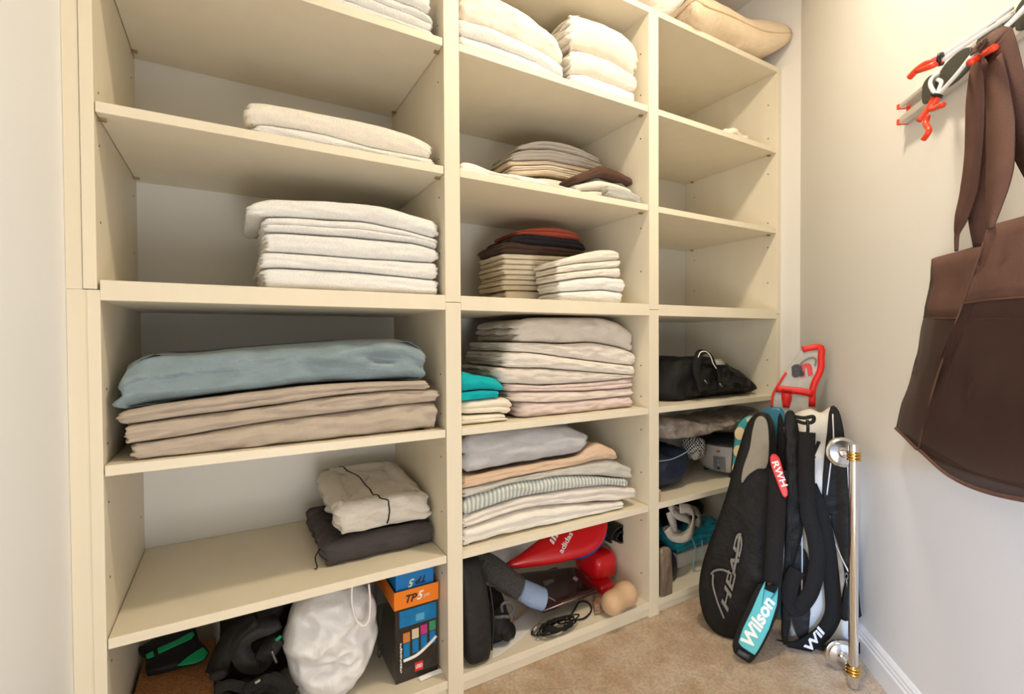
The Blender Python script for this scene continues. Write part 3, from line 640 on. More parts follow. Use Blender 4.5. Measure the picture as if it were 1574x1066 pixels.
# paper strip
p_, q_ = atz(645, 1046, ZE), atz(679, 1032, ZE)
pp = obj('paper_strip', strap(bmesh.new(), [p_+Vector((0, 0, 0.004)), (p_+q_)/2+Vector((0, 0, 0.006)), q_+Vector((0, 0, 0.004))], 0.012, 0.002, (0, -0.4, 1), smooth=2), LW, smooth=False)
tag(pp, 'narrow white folded paper strip lying in front of the black toy box', 'paper')
# white plastic bag
PL = mat('plastic_white', (0.74, 0.74, 0.74), 0.38, bump=0.5, bscale=26, spec=0.5, detail=5)
px = [(470, 908), (500, 900), (545, 893), (572, 915), (579, 960), (566, 1005), (545, 1040), (520, 1075), (480, 1075), (455, 1050), (442, 1030), (436, 975), (450, 935)]
bm = pad([at(u, v, 0.13) for u, v in px], (0, -1, 0), 0.19, p=2.2, amp=0.022, freq=13, seed=3, K=26, smooth=6)
clampz(bm, ZE+0.001, ZD-TH-0.004)
wb = obj('plastic_bag', bm, PL); tag(wb, 'white plastic shopping bag bulging between the black bag and the toy box', 'bag')
hp = [at(u, v, 0.035) for u, v in ((541, 898), (541, 925), (547, 950), (558, 961), (567, 952), (569, 925), (567, 897))]
obj('handle', tube(bmesh.new(), hp, 0.0026), LW, wb)
sp = thing('dark_strap', 'thin dark strap hanging between the white plastic bag and the toy box', 'strap', tuple(at(583, 1010, 0.10)))
obj('webbing', tube(bmesh.new(), [at(u, v, 0.09) for u, v in ((586, 930), (584, 975), (581, 1003), (584, 1009), (589, 990))], 0.0022), BK, sp)
# cork block and shin guards
cb = obj('yoga_block', BX(-0.222, -0.052, 0.11, 0.39, ZE+0.001, -0.872), mat('cork', (0.48, 0.22, 0.075), 0.9, var=0.45, vscale=160, bump=0.4, bscale=180, col2=(0.30, 0.12, 0.035)), smooth=False, bevel=0.004, bseg=3)
tag(cb, 'brown cork block on the lowest left shelf carrying a black and green pad', 'block')
GRN = mat('green_foam', (0.0, 0.36, 0.13), 0.5)
sg_ = thing('shin_guard', 'black pad with bright green stripes lying on the cork block', 'sports pad', (-0.15, 0.3, -0.87))
PZ = (0, 0, -0.835); PN = Vector((-0.05, -0.25, 1)).normalized(); P0_ = Vector(atz(260, 1005, -0.848))
obj('shell', pxpad([(213, 998), (235, 985), (297, 962), (306, 985), (321, 1003), (300, 1017), (226, 1036), (225, 1009), (215, 1005)], P0_, PN, 0.026, p=5, smooth=3, sharp=0.6), BK, sg_)
P1_ = P0_+PN*0.0135
obj('green_stripe', pxpad([(224, 1006), (235, 1000), (237, 1008), (226, 1012)], P1_, PN, 0.003, p=5, smooth=2, sharp=0.9), GRN, sg_)['label'] = 'short green stripe'
obj('green_stripe', pxpad([(242, 996), (270, 984), (296, 970), (299, 975), (294, 981), (270, 992), (244, 1004)], P1_, PN, 0.003, p=5, smooth=2, sharp=0.8), GRN, sg_)['label'] = 'long green stripe'
obj('green_panel', pxpad([(272, 1023), (290, 1008), (312, 994), (320, 1003), (312, 1013), (298, 1019)], P1_, PN, 0.003, p=5, smooth=2, sharp=0.8), GRN, sg_)['label'] = 'wedge shaped green panel'
# black backpack and shoulder bag
bp_ = thing('backpack', 'black backpack with looped padded strap beside the cork block', 'bag', (0.12, 0.25, ZE))
bm = blob((0.07, 0.35, ZE+0.15), (0.115, 0.12, 0.165), p=3, amp=0.03, freq=9, seed=4, crease=0.02); clampz(bm, ZE+0.001, ZD-TH-0.006, x0=-0.04)
obj('body', bm, BK, bp_)
f0 = 0.17
S = lambda L, y: [at(u, v, y) for u, v in L]
obj('shoulder_strap', strap(bmesh.new(), S([(428, 952), (420, 958), (392, 968), (375, 980), (370, 1000), (380, 1017), (400, 1018), (412, 1000), (428, 978)], 0.12), 0.045, 0.010, [(0, -0.3, 1), (-0.6, -0.8, 0.3), (0, -1, 0), (0.3, -0.9, 0.4), (0, -0.5, 1)]), BKG, bp_)
obj('side_pouch', strap(bmesh.new(), S([(395, 950), (365, 972), (345, 1005), (335, 1032)], 0.14), 0.05, 0.03, (-0.2, -0.8, 0.6)), BK, bp_)
obj('strap_end', blob(at(336, 1034, 0.13), (0.022, 0.016, 0.014), amp=0.002, seed=2, nu=24, nv=16), BKG, bp_)
obj('buckle', tube(bmesh.new(), S([(418, 1000), (421, 1009), (425, 1018)], 0.10), 0.003), mat('silver_buckle', (0.30, 0.30, 0.30), 0.3, metal=0.8), bp_)
obj('green_tag', strap(bmesh.new(), S([(424, 984), (432, 977)], 0.095), 0.008, 0.002, (0, -1, 0), smooth=0), GRN, bp_)['label'] = 'small green tag'
sb_ = thing('shoulder_bag', 'black bag with tangled straps at the frame bottom, in front of the backpack', 'bag', (0.15, 0.1, ZE))
bm = blob((0.035, 0.10, ZE+0.04), (0.078, 0.07, 0.07), p=2.5, amp=0.03, freq=12, seed=11, crease=0.02); clampz(bm, ZE+0.001, x0=-0.045)
obj('body', bm, BK, sb_)
for k, L in enumerate([[(375, 1064), (395, 1050), (415, 1043), (435, 1052), (455, 1062)], [(390, 1066), (410, 1048), (422, 1040), (432, 1048), (440, 1062)], [(330, 1062), (350, 1052), (372, 1056), (390, 1064)]]):
    obj('strap', strap(bmesh.new(), S(L, 0.035+k*0.006), 0.022, 0.004, (0, -0.8, 0.6)), BKM, sb_)
obj('buckle', tube(bmesh.new(), S([(392, 1049), (400, 1044)], 0.03), 0.004), MATS['silver_buckle'], sb_)
# ================================================================ BAY 2: lowest shelf
bc = thing('boot_bag', 'tall black fabric bag standing upright against the left divider', 'bag', (0.63, 0.08, ZE))
bm = bmesh.new()
secs = [(ZE+0.001, 0.600, 0.665, 0.012, 0.10), (ZE+0.02, 0.590, 0.672, 0.006, 0.12), (ZE+0.10, 0.578, 0.682, 0.010, 0.16), (ZE+0.22, 0.574, 0.675, 0.025, 0.18), (ZE+0.30, 0.574, 0.66, 0.04, 0.19), (ZE+0.315, 0.58, 0.65, 0.06, 0.17)]
ringS = []
for z, xa, xb, ya, yb in secs:
    ring = []
    for k in range(32):
        t = 2*pi*k/32; sg2 = lambda x: math.copysign(abs(x)**0.45, x)
        x = (xa+xb)/2+(xb-xa)/2*sg2(cos(t)); y = (ya+yb)/2+(yb-ya)/2*sg2(sin(t))
        ring.append(bm.verts.new((max(0.571, x+nz(x*20, z*15, y*9)*0.006), y+nz(x*18, z*16, 3)*0.008, z)))
    ringS.append(ring)
for A, B in zip(ringS, ringS[1:]):
    for i in range(32): bm.faces.new((A[i], A[(i+1) % 32], B[(i+1) % 32], B[i]))
bm.faces.new(ringS[0][::-1]); bm.faces.new(ringS[-1])
obj('body', bm, BKG, bc, subsurf=1)
obj('zip', tube(bmesh.new(), [(0.672, 0.02, ZE+0.03), (0.684, 0.03, ZE+0.12), (0.678, 0.045, ZE+0.22), (0.664, 0.06, ZE+0.29)], 0.0025), LBK, bc)
sk = thing('knit_sock', 'thick grey knitted sock with pale blue cuff draped over the black things', 'sock', tuple(at(780, 900, 0.12)))
SKG = mat('grey_knit', (0.13, 0.125, 0.12), 1.0, bump=1.0, bscale=260, var=0.4, vscale=200)
path = [at(u, v, y) for u, v, y in ((722, 862, 0.22), (745, 868, 0.19), (765, 880, 0.155), (785, 896, 0.125), (803, 906, 0.10))]
obj('foot', strap(bmesh.new(), path, 0.075, 0.062, (0, -0.8, 0.6), widths=[0.09, 0.098, 0.094, 0.088, 0.080]), SKG, sk, subsurf=2)
path = [at(u, v, y) for u, v, y in ((799, 904, 0.10), (818, 914, 0.09), (836, 921, 0.085))]
obj('cuff', strap(bmesh.new(), path, 0.066, 0.058, (0, -0.8, 0.6), widths=[0.074, 0.084, 0.080]), mat('pale_blue_knit', (0.30, 0.40, 0.60), 1.0, bump=0.6, bscale=200), sk, subsurf=2)['label'] = 'pale blue cuff'
po = thing('black_pouch', 'small black pouch with ring and belt strap on the white paper', 'pouch', (0.73, 0.1, ZE))
bm = blob((0.725, 0.15, ZE+0.06), (0.05, 0.10, 0.075), amp=0.012, freq=18, seed=21, crease=0.01); clampz(bm, ZE+0.007, x0=0.69)
obj('body', bm, BK, po)
obj('flap', strap(bmesh.new(), [at(u, v, y) for u, v, y in ((775, 945, 0.07), (778, 970, 0.05), (782, 970, 0.07), (779, 975, 0.075))], 0.055, 0.02, (0, -0.9, 0.4), widths=[0.04, 0.05, 0.065, 0.05]), BK, po, subsurf=1)
obj('ring', tube(bmesh.new(), [at(u, v, 0.045) for u, v in ((772, 940), (771, 930), (778, 925), (787, 928), (789, 938), (783, 946))], 0.0045), mat('grey_ring', (0.08, 0.085, 0.11), 0.5), po)
obj('elastic_band', strap(bmesh.new(), [at(u, v, 0.042) for u, v in ((760, 949), (775, 947), (790, 949))], 0.009, 0.003, (0, -1, 0.2)), mat('band_grey', (0.12, 0.12, 0.10), 0.7, var=0.8, vscale=90), po)
pa = [atz(u, v, ZE+0.003) for u, v in ((757, 1012), (758, 985), (790, 955), (820, 930), (848, 936), (800, 982), (772, 1003))]
wp = obj('paper_sheet', pad(pa, (0, 0, 1), 0.002, p=6, smooth=1), LW); tag(wp, 'white sheet of paper under the black pouch on the lowest middle shelf', 'paper')
# laptop
lt = thing('laptop', 'closed glossy dark maroon laptop with stickers lying on the lowest middle shelf', 'laptop', (1.03, 0.22, -0.93))
MAR = mat('maroon_gloss', (0.035, 0.010, 0.012), 0.15, coat=0.6); base_z = -0.918
cn = [atz(u, v, base_z) for u, v in ((835, 938), (917, 907), (884, 874), (797, 884))]
bm = pad(cn, (0, 0, 1), 0.022, p=14, smooth=5, sharp=0.93); obj('lid', bm, MAR, lt, angle=40)
rim = [p+Vector((0, 0, 0.0)) for p in cn]+[cn[0]]
obj('edge_trim', tube(bmesh.new(), [p+(p-sum(cn, Vector())/4).normalized()*0.001 for p in rim[:2]], 0.003, smooth=0), mat('trim_silver', (0.35, 0.30, 0.28), 0.3, metal=1), lt)
def onlap(u, v): return atz(u, v, base_z+0.0118)
for nm, q in (('sticker', ((883, 885), (889, 889), (886, 893), (880, 889))), ('sticker', ((839, 914), (852, 921), (855, 924), (842, 918))), ('touch_plate', ((834, 893), (850, 889), (852, 893), (838, 900)))):
    obj(nm, pad([onlap(*k) for k in q], (0, 0, 1), 0.001, p=8, smooth=1), LGR if nm == 'touch_plate' else mat('sticker_grey', (0.45, 0.45, 0.44), 0.4), lt, smooth=False)
us = thing('sunglasses_case', 'black case hidden beneath the maroon laptop', 'case', (1.02, 0.25, ZE))
obj('shell', BX(0.93, 1.14, 0.19, 0.34, ZE+0.0045, base_z-0.013), BK, us, bevel=0.008)
# red gloves / pads
rp1 = thing('focus_mitt', 'large red and blue sports pad with white logo lying above the laptop', 'sports pad', (0.99, 0.2, -0.85))
P0_ = at(850, 845, 0.17); PN = Vector((-0.25, -0.75, 0.6)).normalized()
P0_ = Vector(P0_)
ol = [(771, 873), (800, 850), (850, 815), (905, 790), (931, 800), (932, 818), (922, 838), (900, 853), (860, 864), (820, 870)]
bm = pxpad(ol, P0_, PN, 0.055, p=2.6, smooth=4); clampz(bm, hi=ZD-TH-0.004); obj('shell', bm, RED, rp1)
ol2 = [(868, 858), (895, 858), (915, 848), (928, 832), (933, 818), (925, 814), (900, 835)]
bm = pxpad(ol2, P0_-PN*0.03, PN, 0.03, p=3, smooth=3); obj('underside', bm, mat('royal_blue', (0.005, 0.06, 0.30), 0.4), rp1)['label'] = 'royal blue underside'
q0 = hit(857, 838, P0_+PN*0.029, PN); xa = (hit(878, 818, P0_+PN*0.029, PN)-hit(862, 848, P0_+PN*0.029, PN)).normalized(); ya = PN.cross(xa)
lettering('adidas', q0+(hit(870, 833, P0_+PN*0.029, PN)-q0), xa, ya, 0.026, LW, rp1, bold=0.02, width=0.085)
for k in range(3):
    bq = hit(853+k*4, 831-k*1.5, P0_+PN*0.0285, PN)
    L_ = 0.020+0.012*k
    bm = bmesh.new(); c0 = bq-xa*0.005*0+ya*0.0
    for tt in (0,): 
        d1 = (xa*0.25+ya).normalized(); e1 = PN.cross(d1).normalized()
        base = q0+xa*(-0.006+k*0.014)+ya*0.014
        pts8 = [base, base+xa*0.009, base+xa*0.009+d1*L_, base+d1*L_]
        hexa(bm, [tuple(p) for p in pts8]+[tuple(p+PN*0.001) for p in pts8])
    obj('logo_bar', bm, LW, rp1, smooth=False)
rp2 = thing('boxing_glove', 'rounded bright red glove at the right under the black roll', 'glove', (1.2, 0.2, ZE))
bm = blob((1.248, 0.225, ZE+0.088), (0.060, 0.08, 0.060), p=3.4, amp=0.008, freq=8, seed=31); obj('body', bm, RED, rp2)
bm = blob((1.225, 0.165, ZE+0.024), (0.04, 0.05, 0.022), p=3, amp=0.004, freq=8, seed=32); clampz(bm, ZE+0.001); obj('cuff', bm, RED, rp2)
nr = thing('neoprene_roll', 'rolled black neoprene wrap wedged at the top right of the lowest middle shelf', 'roll', tuple(at(955, 825, 0.1)))
sp_c = at(957, 823, 0.13); ax = Vector((0.1, -1, 0)); bm = bmesh.new(); pts = []
for k in range(46):
    t = k/45*3.1*pi; r = 0.012+0.0037*t; pts.append(Vector(sp_c)+Vector((1, 0.1, 0))*(r*1.35*cos(t))+Vector((0, 0, 1))*(r*0.9*sin(t)))
strp = bmesh.new()
rings = []
for i, p in enumerate(pts):
    tdir = (pts[min(i+1, 45)]-pts[max(i-1, 0)]).normalized(); nn = ax.normalized().cross(tdir)
    rings.append([strp.verts.new(p+nn*b*0.0035+Vector((-0.05, 1, 0.0))*d) for b, d in ((-1, 0), (1, 0), (1, 0.20), (-1, 0.20))])
for A, B in zip(rings, rings[1:]):
    for i in range(4): strp.faces.new((A[i], A[(i+1) % 4], B[(i+1) % 4], B[i]))
strp.faces.new(rings[0][::-1]); strp.faces.new(rings[-1]); clampz(strp, hi=ZD-TH-0.003, x1=1.312)
obj('wrap', strp, BKG, nr, smooth=False)
# cable
cbz = ZE+0.012; random.seed(5); pts = []
cen = atz(857, 966, cbz)
for k in range(60):
    t = k/60*9*2*pi; pts.append(Vector(cen)+Vector((cos(t)*(0.045+0.03*random.random())+random.uniform(-.012, .012)+0.02*sin(t*0.37), sin(t)*(0.016+0.012*random.random()), 0.002+0.020*random.random())))
ca = thing('power_cable', 'tangled black power cable in front of the laptop', 'cable', tuple(cen))
obj('coil', tube(bmesh.new(), pts, 0.0028, n=6, smooth=4), BK, ca)
obj('loop', tube(bmesh.new(), [atz(u, v, ZE+0.006) for u, v in ((882, 952), (897, 950), (908, 940), (908, 930), (900, 924), (890, 925), (884, 935), (878, 944))], 0.003, n=6), BK, ca)
obj('loop', tube(bmesh.new(), [atz(u, v, ZE+0.006) for u, v in ((846, 956), (825, 962), (817, 972), (826, 976), (840, 970))], 0.0026, n=6), BK, ca)
obj('plug', cyl(bmesh.new(), atz(820, 968, ZE+0.014), atz(830, 959, ZE+0.014), 0.006, 12), mat('plug_grey', (0.4, 0.4, 0.4), 0.3, metal=0.6), ca)
# tan foam and brown cloth
TN = mat('tan_skin_foam', (0.60, 0.40, 0.24), 0.55, bump=0.25, bscale=120)
c1, c2 = Vector(atz(942, 925, ZE+0.045)), Vector(atz(962, 912, ZE+0.047))
bm = bmesh.new(); rings = []; axd = (c2-c1).normalized()
prof2 = [(0.002, -0.040), (0.020, -0.037), (0.034, -0.025), (0.040, -0.008), (0.0395, 0.012), (0.0385, 0.030), (0.0385, 0.045), (0.042, 0.062), (0.044, 0.080), (0.040, 0.097), (0.026, 0.110), (0.002, 0.115)]
sm = [spline([Vector((r, h, 0)) for r, h in prof2], 3)][0]
lathe(bm, c1-Vector((0, 0, 0.002)), Vector((1, 0.22, 0.04)), [(q.x, q.y) for q in sm], 36)
clampz(bm, ZE+0.001, x1=1.305)
fm = obj('foam_form', bm, TN); tag(fm, 'tan peanut shaped foam form at the right end of the lowest middle shelf', 'foam form')
BRC = cotton('brown_cloth', (0.36, 0.22, 0.14))
ol = [atz(u, v, ZE+0.012) for u, v in ((915, 910), (925, 905), (927, 918), (931, 932), (923, 938), (913, 940), (912, 925))]
bm = pad(ol, (-0.3, -0.3, 1), 0.02, p=3, amp=0.014, freq=30, seed=9, smooth=4, sharp=0.5); clampz(bm, ZE+0.001)
o = obj('cloth_scrap', bm, BRC); tag(o, 'crumpled brown cloth scrap between the laptop and the tan foam form', 'cloth')
# ================================================================ BAY 3
pw = thing('pillow', 'cream square pillow with piping lying on top of the right bay', 'pillow', (1.8, 0.2, ZT))
PWM = cotton('cream_pillow', (0.84, 0.68, 0.48), rough=0.8)
def pillow_outline(x0, x1, y0, y1, z, tilt=0.0):
    P = []
    for (ax_, ay_, bx2, by2) in ((x0, y0, x1, y0), (x1, y0, x1, y1), (x1, y1, x0, y1), (x0, y1, x0, y0)):
        for k in range(10):
            t = k/10; e = 0.03*sin(pi*t); x = ax_+(bx2-ax_)*t; y = ay_+(by2-ay_)*t
            nx, ny = (by2-ay_), -(bx2-ax_); l = sqrt(nx*nx+ny*ny); x -= nx/l*e; y -= ny/l*e
            P.append(Vector((x, y, z+tilt*(x-x0)/(x1-x0)+0.008*sin(t*9+ax_*7))))
    return P
P = pillow_outline(1.50, 2.122, -0.055, 0.43, 1.262, 0.055)
bm = pad(P, (0, 0, 1), 0.20, p=2.3, amp=0.010, freq=6, seed=14, smooth=2, K=16)
clampz(bm, ZT+0.001, x1=2.13); obj('cushion', bm, PWM, pw)
obj('piping', tube(bmesh.new(), P+[P[0]], 0.0035, n=6, smooth=2), cotton('piping_tan', (0.70, 0.52, 0.33)), pw)
pw2 = thing('pillow', 'whitish pillow left of the cream one on top of the unit', 'pillow', (1.2, 0.2, ZT))
P = pillow_outline(0.86, 1.47, -0.03, 0.44, 1.262, 0.01)
bm = pad(P, (0, 0, 1), 0.16, p=2.3, amp=0.012, freq=7, seed=15, smooth=2, K=16); clampz(bm, ZT+0.001)
obj('cushion', bm, cotton('white_pillow', (0.80, 0.73, 0.64)), pw2)
obj('piping', tube(bmesh.new(), P+[P[0]], 0.003, n=6, smooth=2), MATS['cotton_piping_tan'], pw2)
c0 = at(1122, 203, 0.09)
bm = blob((c0.x, 0.10, ZA+0.022), (0.095, 0.05, 0.030), amp=0.02, freq=22, seed=41, crease=0.02); clampz(bm, ZA+0.001)
o = obj('tissue_paper', bm, mat('tissue', (0.86, 0.80, 0.68), 0.6, bump=0.4, bscale=40)); tag(o, 'small crumple of white tissue paper alone on the top right shelf', 'paper')
# black bag, upper
db = thing('duffel_bag', 'black soft bag with looped handles slumped on the right bay shelf above the cooker', 'bag', (1.6, 0.2, ZC))
px = [(1000, 553), (1040, 548), (1070, 547), (1090, 552), (1112, 562), (1135, 576), (1143, 590), (1136, 600), (1100, 606), (1060, 611), (1000, 616)]
bm = pad([at(u, v, 0.16) for u, v in px], (0, -1, 0), 0.26, p=2.4, amp=0.03, freq=11, seed=51, smooth=5, K=20); clampz(bm, ZC+0.001, ZF-0.05, x0=R0+0.004, x1=R1-0.02)
obj('body', bm, BK, db)
obj('handle', strap(bmesh.new(), [at(u, v, 0.03) for u, v in ((1078, 600), (1070, 570), (1074, 545), (1084, 540), (1094, 548), (1104, 575), (1108, 596))], 0.03, 0.006, [(0, -1, 0.2), (-0.5, -0.6, 0.8), (0, -0.4, 1), (0.5, -0.6, 0.5), (0, -1, 0.2)]), BKM, db)
obj('piping', tube(bmesh.new(), [at(u, v, 0.012) for u, v in ((1073, 549), (1077, 541), (1085, 540), (1092, 547), (1096, 558), (1101, 566))], 0.0018), LW, db)['label'] = 'thin white edge of the handle'
obj('tag_label', strap(bmesh.new(), [at(u, v, 0.03) for u, v in ((1098, 556), (1112, 556))], 0.03, 0.003, (0, -0.7, 0.7), smooth=0), mat('tag_grey', (0.30, 0.28, 0.25), 0.6), db)
for u, v in ((1085, 586), (1108, 591)):
    obj('clip', tube(bmesh.new(), [at(u-2, v-2, 0.01), at(u+2, v+3, 0.01)], 0.003, smooth=0), MATS['silver_buckle'], db)
# rice cooker
rc_ = thing('rice_cooker', 'light grey rice cooker with a dark lid on the right bay shelf', 'rice cooker', (1.968, 0.142, ZD))
c = Vector((1.968, 0.142, ZD)); CK = mat('cooker_shell', (0.52, 0.49, 0.46), 0.35)
lathe(bm := bmesh.new(), c, (0, 0, 1), [(0.001, 0.016), (0.085, 0.016), (0.108, 0.024), (0.124, 0.045), (0.131, 0.08), (0.134, 0.115), (0.134, 0.138), (0.128, 0.142), (0.001, 0.142)], 56); obj('body', bm, CK, rc_, angle=50)
lathe(bm := bmesh.new(), c, (0, 0, 1), [(0.001, 0.143), (0.136, 0.143), (0.137, 0.152), (0.120, 0.164), (0.06, 0.178), (0.001, 0.181)], 56); obj('lid', bm, mat('cooker_lid', (0.03, 0.035, 0.035), 0.25), rc_, angle=50)
for aa_ in (0.6, 2.2, 3.9, 5.3):
    obj('foot', cyl(bmesh.new(), c+Vector((cos(aa_)*0.095, sin(aa_)*0.095, 0.001)), c+Vector((cos(aa_)*0.095, sin(aa_)*0.095, 0.02)), 0.010, 14), MATS['cooker_lid'], rc_)
dv = (EYE-c); dv.z = 0; dv.normalize(); dv = Matrix.Rotation(-0.28, 3, 'Z') @ dv; sd = Vector((-dv.y, dv.x, 0))
def onck(x, z):
    th = x/0.132; d2 = dv*cos(th)+sd*sin(th); return c+d2*0.1335+Vector((0, 0, z))
bm = bmesh.new()
for i in range(6):
    for j in range(1): pass
g1 = [[bm.verts.new(onck(-0.024+0.048*i/6, z)+dv*0.003) for i in range(7)] for z in (0.030, 0.095)]
for i in range(6): bm.faces.new((g1[0][i], g1[0][i+1], g1[1][i+1], g1[1][i]))
ext = bmesh.ops.extrude_face_region(bm, geom=bm.faces[:]); bmesh.ops.translate(bm, verts=[v for v in ext['geom'] if isinstance(v, bmesh.types.BMVert)], vec=-dv*0.012)
obj('control_panel', bm, mat('panel_grey', (0.16, 0.17, 0.19), 0.4), rc_, smooth=False)
for z in (0.045, 0.062, 0.078): obj('indicator', BX(*(lambda q: (q.x-0.006, q.x+0.006, q.y-0.004, q.y+0.004, q.z-0.003, q.z+0.003))(onck(0, z)+dv*0.002)), MATS['sticker_grey'] if z > 0.05 else LBK, rc_, smooth=False)
obj('red_logo', BX(*(lambda q: (q.x-0.012, q.x+0.012, q.y-0.005, q.y+0.006, q.z-0.0035, q.z+0.0035))(onck(0, 0.118))), mat('logo_orange', (0.75, 0.14, 0.05), 0.4), rc_, smooth=False)
# plastic bag over the cooker
px = [(1000, 640), (1050, 640), (1120, 632), (1150, 625), (1160, 650), (1130, 660), (1100, 662), (1070, 657), (1040, 665), (1000, 671)]
bm = pad([at(u, v, 0.14) for u, v in px], (0, -1, 0), 0.24, p=2.6, amp=0.02, freq=17, seed=71, smooth=5, K=20); clampz(bm, ZD+0.190, ZC-TH-0.004, x0=R0+0.004, x1=R1-0.004)
o = obj('plastic_bag', bm, mat('murky_plastic', (0.36, 0.30, 0.25), 0.22, bump=0.8, bscale=30, var=0.45, vscale=22, spec=0.6, alpha=0.93)); tag(o, 'crumpled murky clear plastic bag lying over the rice cooker', 'bag')
bm = blob((1.535, 0.24, ZD+0.085), (0.16, 0.17, 0.09), amp=0.02, freq=10, seed=73, crease=0.01); clampz(bm, ZD+0.001, x0=R0+0.004)
nb = thing('navy_bag', 'navy blue bag with pale cord left of the rice cooker', 'bag', (1.53, 0.2, ZD)); obj('body', bm, mat('navy_nylon', (0.012, 0.018, 0.04), 0.6, bump=0.4, bscale=30), nb)
obj('cord', tube(bmesh.new(), [at(u, v, 0.055) for u, v in ((1008, 709), (1030, 706), (1045, 700), (1058, 693))], 0.0018), mat('pale_cord', (0.25, 0.38, 0.50), 0.5), nb)
bm = blob(at(1066, 686, 0.14), (0.036, 0.05, 0.050), amp=0.01, freq=20, seed=75)
PLD = mat('plaid', (0.40, 0.38, 0.34), 0.8); nt = PLD.node_tree; bs = nt.nodes['Principled BSDF']; ck = nt.nodes.new('ShaderNodeTexChecker'); ck.inputs['Scale'].default_value = 130
ck.inputs[1].default_value = (0.02, 0.02, 0.02, 1); ck.inputs[2].default_value = (0.55, 0.52, 0.47, 1); tcc = nt.nodes.new('ShaderNodeTexCoord'); nt.links.new(tcc.outputs['Object'], ck.inputs[0]); nt.links.new(ck.outputs[0], bs.inputs['Base Color'])
o = obj('plaid_pouch', bm, PLD); tag(o, 'black and white plaid pouch pressed against the rice cooker', 'pouch')
pg = at(1017, 768, 0.02)
o = obj('wooden_block', BX(R0+0.002, R0+0.024, 0.012, 0.035, ZD+0.001, ZD+0.046), mat('plain_wood', (0.52, 0.33, 0.18), 0.6, var=0.2, vscale=20, stretch=(1, 1, 6)), smooth=False, bevel=0.002)
tag(o, 'small upright wooden block at the left front corner of the cooker shelf', 'block')
# lowest right shelf
rl = thing('webbing_bundle', 'bundle of folded off-white webbing straps on the lowest right shelf', 'strap', (1.5, 0.2, ZE+0.12))
WBM = mat('offwhite_webbing', (0.56, 0.50, 0.44), 0.85, bump=0.4, bscale=160)
loops = [[(1026, 812), (1034, 824), (1050, 826), (1062, 815), (1066, 792), (1060, 782), (1045, 781)], [(1030, 786), (1033, 798), (1040, 818), (1055, 822), (1060, 800), (1040, 790), (1030, 775)], [(1037, 784), (1052, 786), (1068, 784), (1075, 794), (1070, 808)], [(1024, 808), (1027, 818), (1036, 826), (1046, 822)]]
for k, L in enumerate(loops):
    obj('strap', strap(bmesh.new(), [at(u, v, 0.045+0.02*k) for u, v in L], 0.036, 0.005, [(-0.4, -0.9, 0.2), (0, -0.8, 0.6), (0.5, -0.8, 0.2), (0, -0.9, 0.3)]), WBM, rl)
hm = thing('black_helmet', 'round black cap with an orange mark under the webbing straps', 'cap', (1.5, 0.13, ZE))
cc = Vector((1.505, 0.135, ZE)); lathe(bm := bmesh.new(), cc, (0, 0, 1), [(0.001, 0.001), (0.062, 0.001), (0.074, 0.012), (0.077, 0.04), (0.073, 0.075), (0.055, 0.105), (0.028, 0.120), (0.001, 0.124)], 40); obj('shell', bm, mat('black_soft', (0.018, 0.018, 0.02), 0.55), hm)
qq = at(1033, 834, 0.07)
obj('orange_mark', blob(cc+Vector((-0.025, -0.062, 0.088)), (0.014, 0.006, 0.006), amp=0.001, nu=16, nv=10), mat('mark_orange', (0.6, 0.16, 0.05), 0.5), hm)
CYB = cotton('cyan_box_cloth', (0.02, 0.36, 0.46))
zc0 = ZE+0.055
o = obj('white_case', BX(1.62, 1.90, 0.13, 0.36, ZE+0.001, ZE+0.06), WHB, bevel=0.004, smooth=False); tag(o, 'flat white case beneath the cyan cloth on the lowest right shelf', 'case')
bm = slab(lambda x, y: ZE+0.061, lambda x, y: ZE+0.15+0.01*sin(x*30), 1.60, 1.92, 0.12, 0.36, nf=3, ns=3, wr=0.005, seed=77)
ct = obj('cyan_cloth', bm, CYB); tag(ct, 'folded cyan cloth with pale blue strings on the lowest right shelf', 'cloth')
STG = mat('string_blue', (0.22, 0.48, 0.60), 0.5)
for L in ([(1064, 826), (1069, 845), (1066, 865), (1068, 876), (1082, 886)], [(1079, 830), (1080, 850), (1082, 868)], [(1062, 824), (1068, 838), (1070, 846)]):
    obj('string', clampz(tube(bmesh.new(), [at(u, v, 0.075) for u, v in L], 0.0025), ZE+0.001), STG, ct)
o = obj('black_pouch', blob((1.74, 0.24, ZE+0.205), (0.13, 0.09, 0.045), amp=0.015, freq=14, seed=79), BK); tag(o, 'black pouch lying on the folded cyan cloth under the shelf', 'pouch'); 
# tall wrapped package
tp = thing('wrapped_tube', 'tall thin package of brown rolls wrapped in clear plastic beside the divider', 'package', (1.40, 0.0, ZE))
BGL = mat('brown_translucent', (0.28, 0.21, 0.15), 0.18, spec=0.7, var=0.5, vscale=26, stretch=(1, 1, 0.2), bump=0.4, bscale=30)
bm = pad([at(u, v, 0.014) for u, v in ((1016, 842), (1027, 840), (1031, 852), (1032, 905), (1029, 918), (1017, 920), (1014, 905), (1014, 856))], (0, -1, 0), 0.024, p=4, amp=0.004, freq=30, seed=5, smooth=3); clampz(bm, ZE+0.001)
obj('roll', bm, BGL, tp)
obj('wrapper_end', tube(bmesh.new(), [at(u, v, 0.010) for u, v in ((1022, 917), (1022, 922))], 0.004, smooth=0), mat('clear_film', (0.7, 0.66, 0.6), 0.1, trans=0.8), tp)
# ================================================================ THE BAGS IN THE CORNER
def toward(x, y): return Vector((x, y, 0)).normalized()
